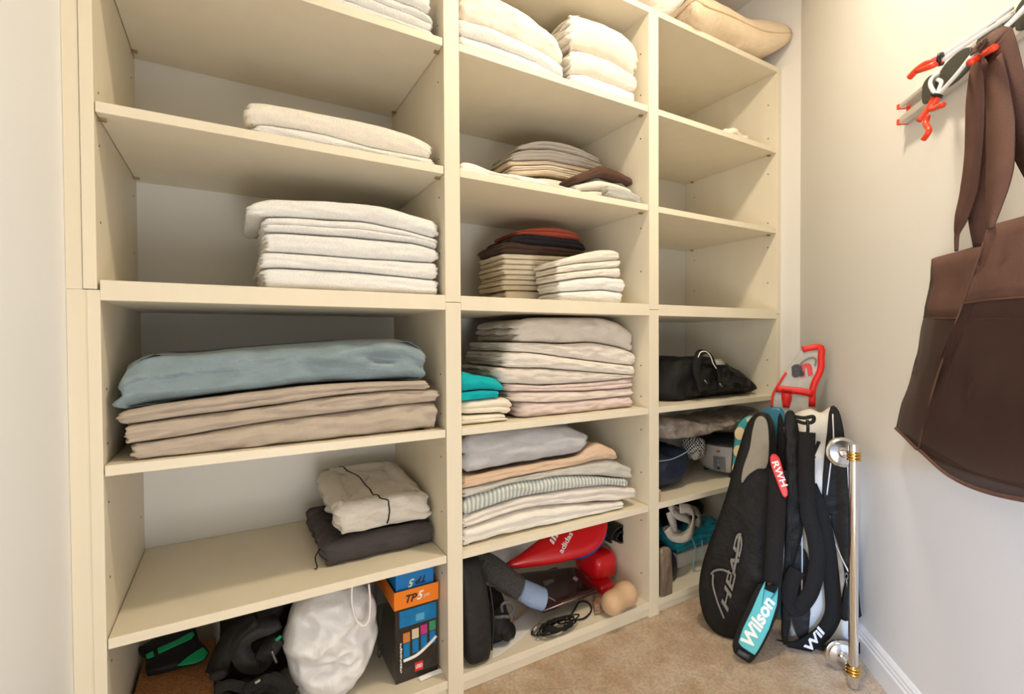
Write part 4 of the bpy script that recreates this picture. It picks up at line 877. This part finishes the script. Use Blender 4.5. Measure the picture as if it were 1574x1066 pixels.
# long racquet bag with a curved logo
hb = thing('racquet_bag', 'black teardrop racquet bag leaning in front, grey mesh top and curved outline logo', 'bag', (1.46, -0.25, FZ))
hP = Vector((1.44, -0.245, FZ)); hn = Vector((-0.90, -0.34, 0.13)).normalized()
ol = [(1168, 634), (1182, 638), (1191, 665), (1190, 720), (1186, 800), (1180, 880), (1168, 945), (1148, 975), (1122, 978), (1100, 968), (1084, 945), (1078, 905), (1082, 865), (1098, 820), (1118, 760), (1138, 690), (1152, 648)]
T_ = 0.10
bm = pxpad(ol, hP-hn*T_/2, hn, T_, p=5, smooth=4, amp=0.006, freq=8, seed=2, K=16); clampz(bm, FZ+0.001); obj('shell', bm, BK, hb)
hF = hP+hn*0.003
obj('mesh_panel', pxpad([(1163, 642), (1173, 640), (1180, 652), (1182, 690), (1178, 718), (1165, 720), (1150, 730), (1140, 742), (1142, 720), (1152, 690), (1157, 660)], hF, hn, 0.008, p=4, smooth=3), mat('grey_mesh', (0.30, 0.27, 0.22), 0.9, bump=0.5, bscale=300), hb)['label'] = 'grey mesh panel at the top'
rim = [hit(u, v, hF, hn) for u, v in [(1190, 655), (1195, 700), (1192, 780), (1187, 860), (1178, 920), (1165, 960), (1145, 985)]]
obj('zip', tube(bmesh.new(), [p-hn*0.045+Vector((0.012, -0.02, 0)) for p in rim], 0.004), LGR, hb)
hG = hP+hn*0.008
H = lambda L: [hit(u, v, hG, hn) for u, v in L]
obj('logo_arc', tube(bmesh.new(), H([(1093, 882), (1098, 877), (1110, 875), (1124, 881)]), 0.0035), LGR, hb)
obj('logo_arc', tube(bmesh.new(), H([(1096, 882), (1096, 900), (1103, 925), (1113, 950)]), 0.0032), LGR, hb)
obj('logo_arc', tube(bmesh.new(), H([(1127, 882), (1131, 862), (1134, 845), (1136, 828), (1138, 819)]), 0.0042), LGR, hb)
b0, b1 = hit(1112, 944, hG, hn), hit(1139, 820, hG, hn)
lettering('HEAD', (b0*0.5+b1*0.5), b1-b0, hn.cross(b1-b0), 0.036, LGR, hb, shear=0.3, bold=0.02, width=(b1-b0).length*0.95)
# patterned cover behind
pc = thing('racquet_cover', 'turquoise racquet cover with round cream spots behind the black racquet bag', 'racket cover', (1.6, -0.12, FZ))
cP = Vector((1.62, -0.16, FZ)); cn_ = Vector((-0.88, -0.46, 0.08)).normalized()
ol = [(1124, 760), (1126, 720), (1129, 680), (1133, 655), (1145, 641), (1158, 638), (1172, 645), (1180, 700), (1180, 800), (1176, 890), (1140, 900), (1120, 860), (1118, 800)]
TQ = mat('turquoise_print', (0.06, 0.40, 0.42), 0.55, var=0.5, vscale=16, col2=(0.03, 0.27, 0.30))
bm = pxpad(ol, cP, cn_, 0.03, p=5, smooth=4); clampz(bm, FZ+0.001); obj('sleeve', bm, TQ, pc)
obj('piping', tube(bmesh.new(), [hit(u, v, cP, cn_) for u, v in ((1119, 800), (1124, 755), (1126, 715), (1129, 680), (1133, 657), (1145, 641), (1158, 637), (1171, 643))], 0.005), LBK, pc)
SPT = mat('cream_print', (0.72, 0.55, 0.32), 0.55)
for u, v, a_, b2 in ((1156, 645, 9, 5), (1137, 666, 8, 10), (1134, 693, 7, 9), (1131, 720, 6, 9), (1127, 746, 4, 7)):
    obj('round_spot', pxpad([(u+a_*cos(t*pi/5), v+b2*sin(t*pi/5)) for t in range(10)], cP+cn_*0.0155, cn_, 0.002, p=6, smooth=2), SPT, pc)
# blue bag
bl = thing('blue_bag', 'glossy blue racquet bag top between the black bags', 'bag', (1.68, -0.16, FZ))
BLS = mat('blue_satin', (0.015, 0.16, 0.27), 0.3, bump=0.3, bscale=20)
bP = Vector((1.70, -0.21, FZ)); ol = [(1166, 640), (1176, 629), (1192, 625), (1203, 629), (1209, 650), (1211, 720), (1211, 850), (1208, 930), (1190, 940), (1186, 850), (1190, 720), (1184, 660)]
bm = pxpad(ol, bP, cn_, 0.05, p=4, smooth=4, amp=0.006, freq=14, seed=7); clampz(bm, FZ+0.001); obj('body', bm, BLS, bl)
obj('side_flap', pxpad([(1196, 640), (1205, 650), (1208, 700), (1206, 760), (1198, 800), (1192, 740)], bP+cn_*0.026, cn_, 0.012, p=4, smooth=3), BK, bl)
# red name tag
rt_ = thing('luggage_tag', 'red name tag with white letters RWH hanging by the racquet bag', 'tag', tuple(hit(1200, 740, hP, hn)))
rP = Vector((1.42, -0.36, FZ)); rn = Vector((-0.78, -0.62, 0.1)).normalized()
bm = pxpad([(1184, 702), (1189, 697), (1198, 703), (1205, 730), (1211, 755), (1209, 763), (1203, 762), (1194, 740), (1185, 715)], rP, rn, 0.006, p=6, smooth=2); obj('plate', bm, mat('tag_red', (0.62, 0.015, 0.02), 0.35), rt_)
e0, e1 = hit(1190, 708, rP+rn*0.0035, rn), hit(1206, 748, rP+rn*0.0035, rn)
lettering('RWH', (e0+e1)/2, e1-e0, rn.cross(e1-e0), 0.026, LW, rt_, bold=0.02, width=(e1-e0).length*0.95)
# shoulder strap with turquoise pad
ws = thing('shoulder_strap', 'black carrying strap with a turquoise Wilson pad resting on the carpet', 'strap', (1.33, -0.4, FZ))
wP = Vector(atz(1145, 1012, FZ+0.01)); wn = Vector((-0.72, -0.64, 0.27)).normalized()
HW = lambda L, off=0.0: [hit(u, v, wP+wn*off, wn) for u, v in L]
bm = pxpad([(1126, 990), (1132, 968), (1146, 935), (1160, 905), (1168, 896), (1180, 900), (1197, 896), (1200, 915), (1196, 940), (1180, 978), (1166, 1003), (1153, 1018), (1138, 1010), (1128, 1002)], wP, wn, 0.018, p=6, smooth=3, sharp=0.4); clampz(bm, FZ+0.001); obj('backing_pad', bm, BKM, ws)
obj('turquoise_pad', pxpad([(1177, 891), (1174, 904), (1182, 908), (1192, 912), (1196, 902), (1194, 929), (1182, 966), (1170, 990), (1160, 1006), (1141, 994), (1135, 986), (1142, 965), (1155, 938), (1168, 908)], wP+wn*0.010, wn, 0.006, p=6, smooth=2, sharp=0.7), mat('turquoise_pad', (0.10, 0.50, 0.54), 0.6), ws)['label'] = 'turquoise pad with white script'
e0, e1 = HW([(1147, 992), (1183, 921)], 0.0135)
lettering('Wilson', (e0+e1)/2, e1-e0, wn.cross(e1-e0), 0.052, LW, ws, bold=0.035, width=(e1-e0).length, shear=0.2, depth=0.001)
obj('webbing', strap(bmesh.new(), [hit(u, v, Vector((1.46, -0.40, FZ)), rn) for u, v in ((1196, 722), (1194, 780), (1191, 840), (1188, 896))], 0.050, 0.005, rn), BKM, ws)
obj('buckle', strap(bmesh.new(), HW([(1133, 1000), (1152, 1010)], 0.012), 0.018, 0.012, wn, smooth=0), LBK, ws, bevel=0.002)
# ruffled black bag
dP_ = (1.655, -0.385, FZ)
rb = thing('sports_bag', 'black gathered nylon bag hanging between the blue bag and the white duffel', 'bag', (1.62, -0.28, FZ))
gP = Vector(dP_)-Vector((-0.8, -0.6, 0))*-0.035; gn = Vector((-0.80, -0.60, 0.0)).normalized()
bm = pxpad([(1207, 636), (1218, 631), (1226, 650), (1233, 700), (1236, 770), (1233, 820), (1222, 860), (1215, 900), (1214, 960), (1210, 985), (1202, 985), (1200, 920), (1205, 830), (1207, 740), (1206, 670)], gP, gn, 0.04, p=3, smooth=4, amp=0.006, freq=20, seed=19, K=20); clampz(bm, FZ+0.001); obj('body', bm, BK, rb)
# big white and black duffel on end
du = thing('tennis_duffel', 'large white and black tennis duffel standing on end by the wall', 'bag', (1.66, -0.38, FZ))
dP = Vector((1.655, -0.385, FZ)); dn = Vector((-0.80, -0.60, 0.0)).normalized(); TD = 0.15; dC = dP-dn*TD/2
ol = [(1216, 652), (1223, 636), (1245, 628), (1262, 634), (1278, 626), (1290, 640), (1300, 690), (1312, 780), (1322, 880), (1328, 940), (1320, 985), (1290, 1000), (1245, 1004), (1214, 992), (1213, 930), (1214, 830), (1214, 730)]
def wallwarp(v):
    d = (v-WC).dot(WN)
    if d < 0.012: v = v+WN*(0.012-d)
    return v
bm = pxpad(ol, dC, dn, TD, p=3.2, smooth=4, amp=0.010, freq=9, seed=23, K=18, warp=wallwarp); clampz(bm, FZ+0.001); obj('shell', bm, WHB, du)
def dpatch(nm, px, m, off=0.004, th=0.012, **k):
    f = dict(p=5, smooth=3, amp=0.003, freq=16, warp=wallwarp); f.update(k)
    bm = pxpad(px, dP+dn*off, dn, th, **f); clampz(bm, FZ+0.001); return obj(nm, bm, m, du)
dpatch('black_side_panel', [(1277, 625), (1290, 632), (1297, 665), (1302, 720), (1306, 790), (1300, 800), (1285, 792), (1268, 790), (1264, 760), (1266, 715), (1271, 665)], BK)
dpatch('black_side_panel', [(1276, 790), (1304, 790), (1316, 860), (1322, 930), (1322, 948), (1290, 950), (1300, 900), (1292, 850)], BK, 0.005)
dpatch('black_pocket', [(1222, 840), (1240, 850), (1246, 900), (1244, 960), (1236, 985), (1222, 970), (1214, 930), (1216, 880)], BKG, 0.006)
dpatch('black_base', [(1196, 985), (1230, 990), (1280, 992), (1318, 985), (1326, 1000), (1300, 1008), (1240, 1008), (1200, 1004)], BK, 0.006)
D = lambda L, off=0.02: [hit(u, v, dP+dn*off, dn) for u, v in L]
obj('zip', tube(bmesh.new(), D([(1213, 640), (1224, 665), (1232, 700), (1230, 760), (1232, 800), (1233, 860), (1232, 930)], 0.016), 0.0022), LW, du)['label'] = 'white piped zip'
obj('zip', tube(bmesh.new(), D([(1280, 636), (1281, 680), (1276, 720), (1271, 760)], 0.014), 0.002), LW, du)
obj('zip', tube(bmesh.new(), D([(1284, 835), (1296, 862), (1308, 885)], 0.016), 0.002), LW, du)
for u, v in ((1237, 905), (1301, 885)):
    bm = tube(bmesh.new(), D([(u, v-5), (u+3, v), (u, v+5), (u-3, v), (u, v-5)], 0.022), 0.0018, n=6); tube(bm, D([(u, v+5), (u+1, v+16)], 0.022), 0.0022, n=6, smooth=0)
    obj('zip_pull', bm, MATS['silver_buckle'], du)
obj('grab_handle', tube(bmesh.new(), D([(1222, 640), (1236, 642), (1250, 640), (1249, 648), (1236, 650), (1224, 646)], 0.02), 0.006), BK, du)
obj('hook', tube(bmesh.new(), D([(1241, 645), (1242, 658), (1241, 668)], 0.024), 0.005), LBK, du)
obj('carry_strap', strap(bmesh.new(), D([(1241, 664), (1240, 700), (1240, 740), (1243, 790), (1252, 825), (1256, 858), (1252, 890), (1243, 915), (1226, 935), (1216, 930), (1213, 910), (1218, 890), (1226, 876)], 0.076), 0.045, 0.006, [dn, dn, dn, dn, (-0.5, -0.7, 0.6), (-0.6, -0.4, 0.8), dn]), BKM, du)
obj('carry_strap', clampz(strap(bmesh.new(), D([(1244, 745), (1262, 790), (1272, 840), (1278, 890), (1281, 935), (1276, 955), (1262, 975), (1240, 990), (1225, 996), (1208, 997)], 0.036), 0.045, 0.007, dn), FZ+0.003), BKM, du)
e0, e1 = D([(1240, 1000), (1263, 968)], 0.042)
lettering('Wil', (e0+e1)/2, e1-e0, dn.cross(e1-e0), 0.034, LW, du, bold=0.03, width=(e1-e0).length, shear=0.2)
e0, e1 = D([(1240, 752), (1251, 700)], 0.012)
lettering('WILSON', (e0+e1)/2, e1-e0, dn.cross(e1-e0), 0.02, LBK, du, bold=0.02, width=(e1-e0).length)
obj('black_stripe', strap(bmesh.new(), D([(1245, 712), (1252, 694), (1259, 678)], 0.014), 0.010, 0.003, dn), BK, du)
# grey and red racquet cover behind
ac = thing('racquet_cover', 'light grey racquet cover with red border and lettering leaning in the corner', 'racket cover', (1.88, -0.2, FZ))
aP = Vector((1.84, -0.23, -0.2)); an_ = Vector((-0.87, -0.50, 0.05)).normalized()
ol = [(1233, 535), (1239, 532), (1261, 531), (1265, 537), (1263, 570), (1253, 598), (1251, 640), (1250, 720), (1200, 720), (1184, 640), (1186, 612), (1196, 590), (1207, 572), (1219, 555)]
bm = pxpad(ol, aP, an_, 0.016, p=5, smooth=3, warp=wallwarp, sharp=0.4); obj('sleeve', bm, mat('grey_sleeve', (0.50, 0.47, 0.43), 0.6, bump=0.5, bscale=18, var=0.2, vscale=14), ac)
RDT = mat('red_trim', (0.70, 0.02, 0.015), 0.45); A_ = lambda L, off=0.010: [hit(u, v, aP+an_*off, an_) for u, v in L]
obj('red_border', strap(bmesh.new(), A_([(1233, 537), (1247, 534), (1262, 534), (1262, 550), (1261, 569), (1250, 594), (1248, 625)], 0.009), 0.022, 0.006, an_, smooth=3), RDT, ac)['label'] = 'red border'
obj('red_border', strap(bmesh.new(), A_([(1186, 628), (1188, 606), (1197, 590), (1208, 572)], 0.009), 0.008, 0.006, an_, smooth=3), RDT, ac)
obj('red_band', strap(bmesh.new(), A_([(1193, 597), (1210, 599), (1230, 601), (1250, 605)], 0.011), 0.026, 0.004, an_, smooth=3), RDT, ac)['label'] = 'red cross band'
obj('red_band', strap(bmesh.new(), A_([(1209, 598), (1209, 612), (1208, 626)], 0.011), 0.034, 0.004, an_, smooth=3, widths=[0.036, 0.034, 0.02]), RDT, ac)
obj('logo_arc', tube(bmesh.new(), A_([(1228, 562), (1236, 554), (1248, 549), (1254, 552), (1253, 562)], 0.010), 0.003, n=6), LGR, ac)
for ch, u, v, m_ in (('a', 1224, 567, LBK), ('n', 1237, 566, mat('print_red', (0.6, 0.02, 0.02), 0.4))):
    lettering(ch, A_([(u, v)], 0.0105)[0], A_([(1236, 568)], 0)[0]-A_([(1225, 570)], 0)[0], A_([(1230, 550)], 0)[0]-A_([(1224, 575)], 0)[0], 0.085, m_, ac, bold=0.05, shear=0.15)
# ================================================================ TOWEL BAR
tb = thing('towel_bar', 'chrome towel bar with brass rings standing on end against the wall', 'towel bar', (1.565, -0.563, FZ))
b0 = Vector((1.566, -0.560, FZ+0.002)); t1_ = Vector((1.566, -0.560, 0)); hp_ = at(1314, 683, -0.560); b1 = Vector((1.570, -0.556, hp_.z))
obj('rod', cyl(bmesh.new(), b0+Vector((0, 0, 0.004)), b1, 0.0125, 28), CHR, tb, angle=50)
for fz_, nm in ((0.955, 'top'), (0.075, 'low')):
    j = b0.lerp(b1, fz_)
    bm = bmesh.new(); dd = (b1-b0).normalized()
    for k in range(3): lathe(bm, j+dd*(-0.011+k*0.009), dd, [(0.0135, -0.004), (0.018, -0.003), (0.019, 0), (0.018, 0.003), (0.0135, 0.004)], 28)
    ringo = obj('brass_ring', bm, BRS, tb)
    ad = Vector((0.058, 0.060, -0.010)).normalized(); e_ = j+ad*0.078
    obj('bracket_arm', cyl(bmesh.new(), j+ad*0.015, e_, 0.008, 18, r2=0.010), CHR, tb, angle=50)
    lathe(bm := bmesh.new(), e_, -ad, [(0.001, -0.010), (0.044, -0.010), (0.046, -0.005), (0.044, 0.0), (0.038, 0.003), (0.036, 0.007), (0.016, 0.010), (0.012, 0.016), (0.001, 0.016)], 44)
    obj('rosette', bm, mat('brushed_chrome', (0.72, 0.72, 0.72), 0.22, metal=1), tb, angle=40)
# ================================================================ TOOL RACK ON THE WALL
def Wp(u, v, off): return Vector(atw(u, v, off))
rk = thing('wall_rack', 'grey metal wall rail with dark sliding plates and red cap at its end', 'rack', tuple(Wp(1400, 150, 0)))
ALU = mat('aluminium', (0.70, 0.67, 0.62), 0.35, metal=0.5); PLT = mat('dark_plate', (0.055, 0.055, 0.045), 0.5); WIR = mat('wire_white', (0.82, 0.80, 0.77), 0.3)
pt_ = Wp(1386, 160, 0.02); pb_ = Wp(1387, 190, 0.02); tt0 = (WC-pt_).dot(WD); zt_, zb_ = pt_.z, pb_.z
def rb_(bm, t0, t1, o0, o1, z0, z1, mi=0): return hexa(bm, [wallpt(t, o, z) for z in (z0, z1) for t, o in ((t0, o0), (t1, o0), (t1, o1), (t0, o1))], mi)
TE = tt0+0.75; bm = bmesh.new()
rb_(bm, tt0, TE, 0.001, 0.006, zb_, zt_)
obj('rail', bm, ALU, rk, smooth=False)
obj('lip', rb_(bmesh.new(), tt0, TE, 0.006, 0.026, zt_-0.012, zt_), ALU, rk, smooth=False, bevel=0.002)
obj('lip', rb_(bmesh.new(), tt0, TE, 0.006, 0.026, zb_, zb_+0.020), ALU, rk, smooth=False, bevel=0.002)
for z0, z1 in ((zb_-0.001, zb_+0.015), (zt_-0.013, zt_+0.001)): obj('red_end_cap', rb_(bmesh.new(), tt0-0.006, tt0+0.002, 0.002, 0.030, z0, z1), RVI, rk, smooth=False, bevel=0.002)
obj('red_end_cap', rb_(bmesh.new(), tt0+0.006, tt0+0.014, 0.006, 0.012, zb_+0.014, zt_-0.012), RVI, rk, smooth=False)
def T_of(u, v=100, off=0.03): return (WC-Wp(u, v, off)).dot(WD)
for u0, u1 in ((1418, 1438), (1444, 1493), (1500, 1540), (1560, 1610)):
    ta, tb2 = T_of(u0), T_of(u1); zm = (zb_+zt_)/2; hh = (zt_-zb_)/2
    P = [wallpt(ta+(tb2-ta)*(0.5-0.5*cos(a_)) , 0.029, zm+hh*1.15*math.copysign(abs(sin(a_))**0.5, sin(a_))) for a_ in [2*pi*k/20 for k in range(20)]]
    obj('slider_plate', pad(P, WN, 0.006, p=8, smooth=2), PLT, rk, smooth=True)
hooks = [
 ('wire hook pointing left, uppermost on the rail', [[(1556, 12, 0.045), (1500, 50, 0.10), (1443, 88, 0.15)], [(1556, 22, 0.045), (1505, 55, 0.10), (1446, 94, 0.15)]], [[(1444, 89, 0.15), (1425, 97, 0.165), (1411, 106, 0.17), (1398, 119, 0.175)], [(1446, 94, 0.15), (1430, 102, 0.165), (1412, 108, 0.17)]], (1446, 91, 0.15)),
 ('wire hook with three red tips near the rail end', [[(1496, 82, 0.045), (1470, 115, 0.07), (1440, 148, 0.09)], [(1443, 113, 0.045), (1433, 120, 0.06), (1430, 130, 0.075), (1438, 146, 0.09)], [(1441, 122, 0.045), (1447, 126, 0.06), (1444, 136, 0.075), (1440, 146, 0.09)]], [[(1437, 148, 0.09), (1426, 168, 0.10), (1412, 186, 0.115)], [(1441, 150, 0.09), (1432, 167, 0.10), (1449, 161, 0.115)]], (1439, 147, 0.09)),
 ('wire hook carrying the brown tote bag', [[(1580, 6, 0.045), (1556, 32, 0.07), (1536, 50, 0.09)], [(1574, 16, 0.045), (1550, 38, 0.07), (1534, 52, 0.09)]], [[(1535, 52, 0.09), (1530, 62, 0.11), (1510, 85, 0.125), (1490, 96, 0.15)], [(1510, 84, 0.125), (1528, 73, 0.15)]], (1535, 52, 0.09)),
]
for lb, wires, tips, cl_ in hooks:
    h_ = thing('wire_hook', lb, 'hook', tuple(Wp(*cl_)))
    for L in wires: obj('wire', tube(bmesh.new(), [Wp(*q) for q in L], 0.0042), WIR, h_)
    for L in tips: obj('red_tip', tube(bmesh.new(), [Wp(*q) for q in L], 0.0062), RVI, h_)
    c9 = Wp(*cl_); q9 = [Wp(*tips[0][1])-c9]; dd = q9[0].normalized()
    obj('collar', lathe(bmesh.new(), c9, dd, [(0.008, -0.003), (0.0125, -0.003), (0.0125, 0.003), (0.008, 0.003)], 20), LBK, h_)
o = obj('wire_hook', tube(bmesh.new(), [Wp(*q) for q in ((1426, 178, 0.075), (1423, 190, 0.08), (1428, 201, 0.085), (1419, 215, 0.09))], 0.0062), RVI)
tag(o, 'short bent red hook tip showing just below the rail', 'hook')
# ================================================================ TOTE BAG
tg = thing('tote_bag', 'large brown tote bag with mesh body hanging from the wire hook', 'bag', tuple(Wp(1490, 700, 0.08)))
FAB = mat('brown_fabric', (0.165, 0.085, 0.066), 0.75, var=0.25, vscale=7, bump=0.3, bscale=400, spec=0.25)
MSH = mat('brown_mesh', (0.060, 0.030, 0.024), 0.65, alpha=0.74, bump=0.3, bscale=500, spec=0.3)
OB, OF = 0.022, 0.155                       # distance of the back and of the front from the wall
topb = [(1432, 398, OB), (1500, 378, OB), (1574, 352, OB), (1680, 320, OB)]
topf = [(1521, 346, OF), (1574, 332, OF), (1650, 312, OF), (1760, 285, OF)]
bandb = [(1420, 487, OB), (1490, 490, OB), (1574, 490, OB), (1690, 490, OB)]
bandf = [(1480, 466, OF), (1525, 460, OF), (1640, 452, OF), (1790, 445, OF)]
botb = [(1377, 658, OB), (1430, 700, OB+0.01), (1560, 745, OB+0.01), (1740, 770, OB)]
botf = [(1412, 690, OF-0.02), (1470, 737, OF-0.01), (1574, 768, OF), (1820, 785, OF)]
def ringof(f, b, side):                    # front edge, back edge, folded left gusset between them
    F_ = spline([Wp(*q) for q in f], 7); B_ = spline([Wp(*q) for q in b], 7)[::-1]
    S_ = [Wp(*q) for q in side]
    return F_+[F_[-1].lerp(B_[0], t) for t in (0.2, 0.4, 0.6, 0.8)]+B_+S_
def loft(bm, rings, wave=0.0, sub=5):
    allr = []
    for A, B in zip(rings, rings[1:]):
        for k in range(sub): allr.append([a.lerp(b, k/sub) for a, b in zip(A, B)])
    allr.append(rings[-1]); V = []
    for j, R_ in enumerate(allr):
        f = j/(len(allr)-1)
        V.append([bm.verts.new(p+WN*(nz(i*0.35, f*3.0, 7)*wave*sin(pi*min(1, f*1.2))) + WD*(nz(i*0.3+9, f*4, 2)*wave*0.5)) for i, p in enumerate(R_)])
    n = len(V[0])
    for A, B in zip(V, V[1:]):
        for i in range(n): bm.faces.new((A[i], A[(i+1) % n], B[(i+1) % n], B[i]))
    return V
R_top = ringof(topf, topb, [(1440, 395, 0.05), (1462, 389, 0.07), (1490, 383, 0.085), (1528, 374, OF-0.05), (1530, 362, OF-0.02)])
R_band = ringof(bandf, bandb, [(1430, 488, 0.05), (1448, 489, 0.07), (1466, 489, 0.085), (1490, 486, OF-0.05), (1487, 476, OF-0.02)])
R_bot = ringof(botf, botb, [(1384, 664, 0.045), (1392, 672, 0.07), (1400, 680, 0.09), (1406, 686, OF-0.05), (1409, 689, OF-0.03)])
bm = bmesh.new(); loft(bm, [R_top, R_band], 0.010, 6)
o = obj('fabric_band', bm, FAB, tg); s = o.modifiers.new('solid', 'SOLIDIFY'); s.thickness = 0.002; s.offset = 0
mid = [a.lerp(b, 0.5)+WN*(0.012 if k < 22 else 0) for k, (a, b) in enumerate(zip(R_band, R_bot))]
bm = bmesh.new(); V = loft(bm, [R_band, mid, R_bot], 0.016, 8)
last = V[-1]; cb_ = bm.verts.new(sum((v.co for v in last), Vector())/len(last)-Vector((0, 0, 0.012)))
for i in range(len(last)): bm.faces.new((last[i], last[(i+1) % len(last)], cb_))
o = obj('mesh_body', bm, MSH, tg); o['label'] = 'see-through brown mesh body'
obj('front_seam', tube(bmesh.new(), [R_top[0], R_band[0], R_band[0].lerp(R_bot[0], 0.5)+WN*0.006, R_bot[0]], 0.0018, n=6, smooth=6), FAB, tg)
obj('bottom_hem', tube(bmesh.new(), [v for v in R_bot]+[R_bot[0]], 0.004, n=6, smooth=1), FAB, tg)
obj('band_hem', tube(bmesh.new(), [v for v in R_band]+[R_band[0]], 0.0018, n=6, smooth=1), FAB, tg)
bm = bmesh.new(); strap(bm, [Wp(*q) for q in ((1512, 84, 0.135), (1503, 100, 0.12), (1499, 150, 0.10), (1496, 230, 0.085), (1489, 290, 0.07), (1477, 335, 0.06), (1471, 360, 0.058), (1470, 386, 0.058))], 0.05, 0.003, WN, widths=[0.03, 0.044, 0.050, 0.048, 0.052, 0.040, 0.013, 0.008])
obj('handle', bm, FAB, tg)
bm = bmesh.new(); strap(bm, [Wp(*q) for q in ((1500, 80, 0.14), (1512, 62, 0.13), (1528, 62, 0.125), (1540, 80, 0.12), (1556, 150, 0.115), (1580, 225, 0.11), (1640, 330, 0.15))], 0.055, 0.003, [WN, WN+Vector((0, 0, 1)), WN+Vector((0, 0, 1)), WN, WN, WN, WN], widths=[0.03, 0.04, 0.045, 0.058, 0.062, 0.058, 0.05])
obj('handle', bm, FAB, tg)
bm = bmesh.new(); strap(bm, [Wp(*q) for q in ((1530, 90, 0.125), (1533, 140, 0.125), (1537, 200, 0.13), (1536, 270, 0.14), (1528, 320, 0.15), (1523, 350, OF+0.002))], 0.055, 0.003, WN, widths=[0.03, 0.05, 0.062, 0.06, 0.035, 0.012])
obj('handle', bm, FAB, tg)
bm = bmesh.new(); strap(bm, [Wp(*q) for q in ((1520, 90, 0.10), (1512, 180, 0.08), (1505, 260, 0.05), (1506, 330, 0.04), (1512, 378, OB+0.004))], 0.045, 0.003, WN-WD*0.6, widths=[0.03, 0.045, 0.045, 0.04, 0.035])
obj('handle', bm, FAB, tg)
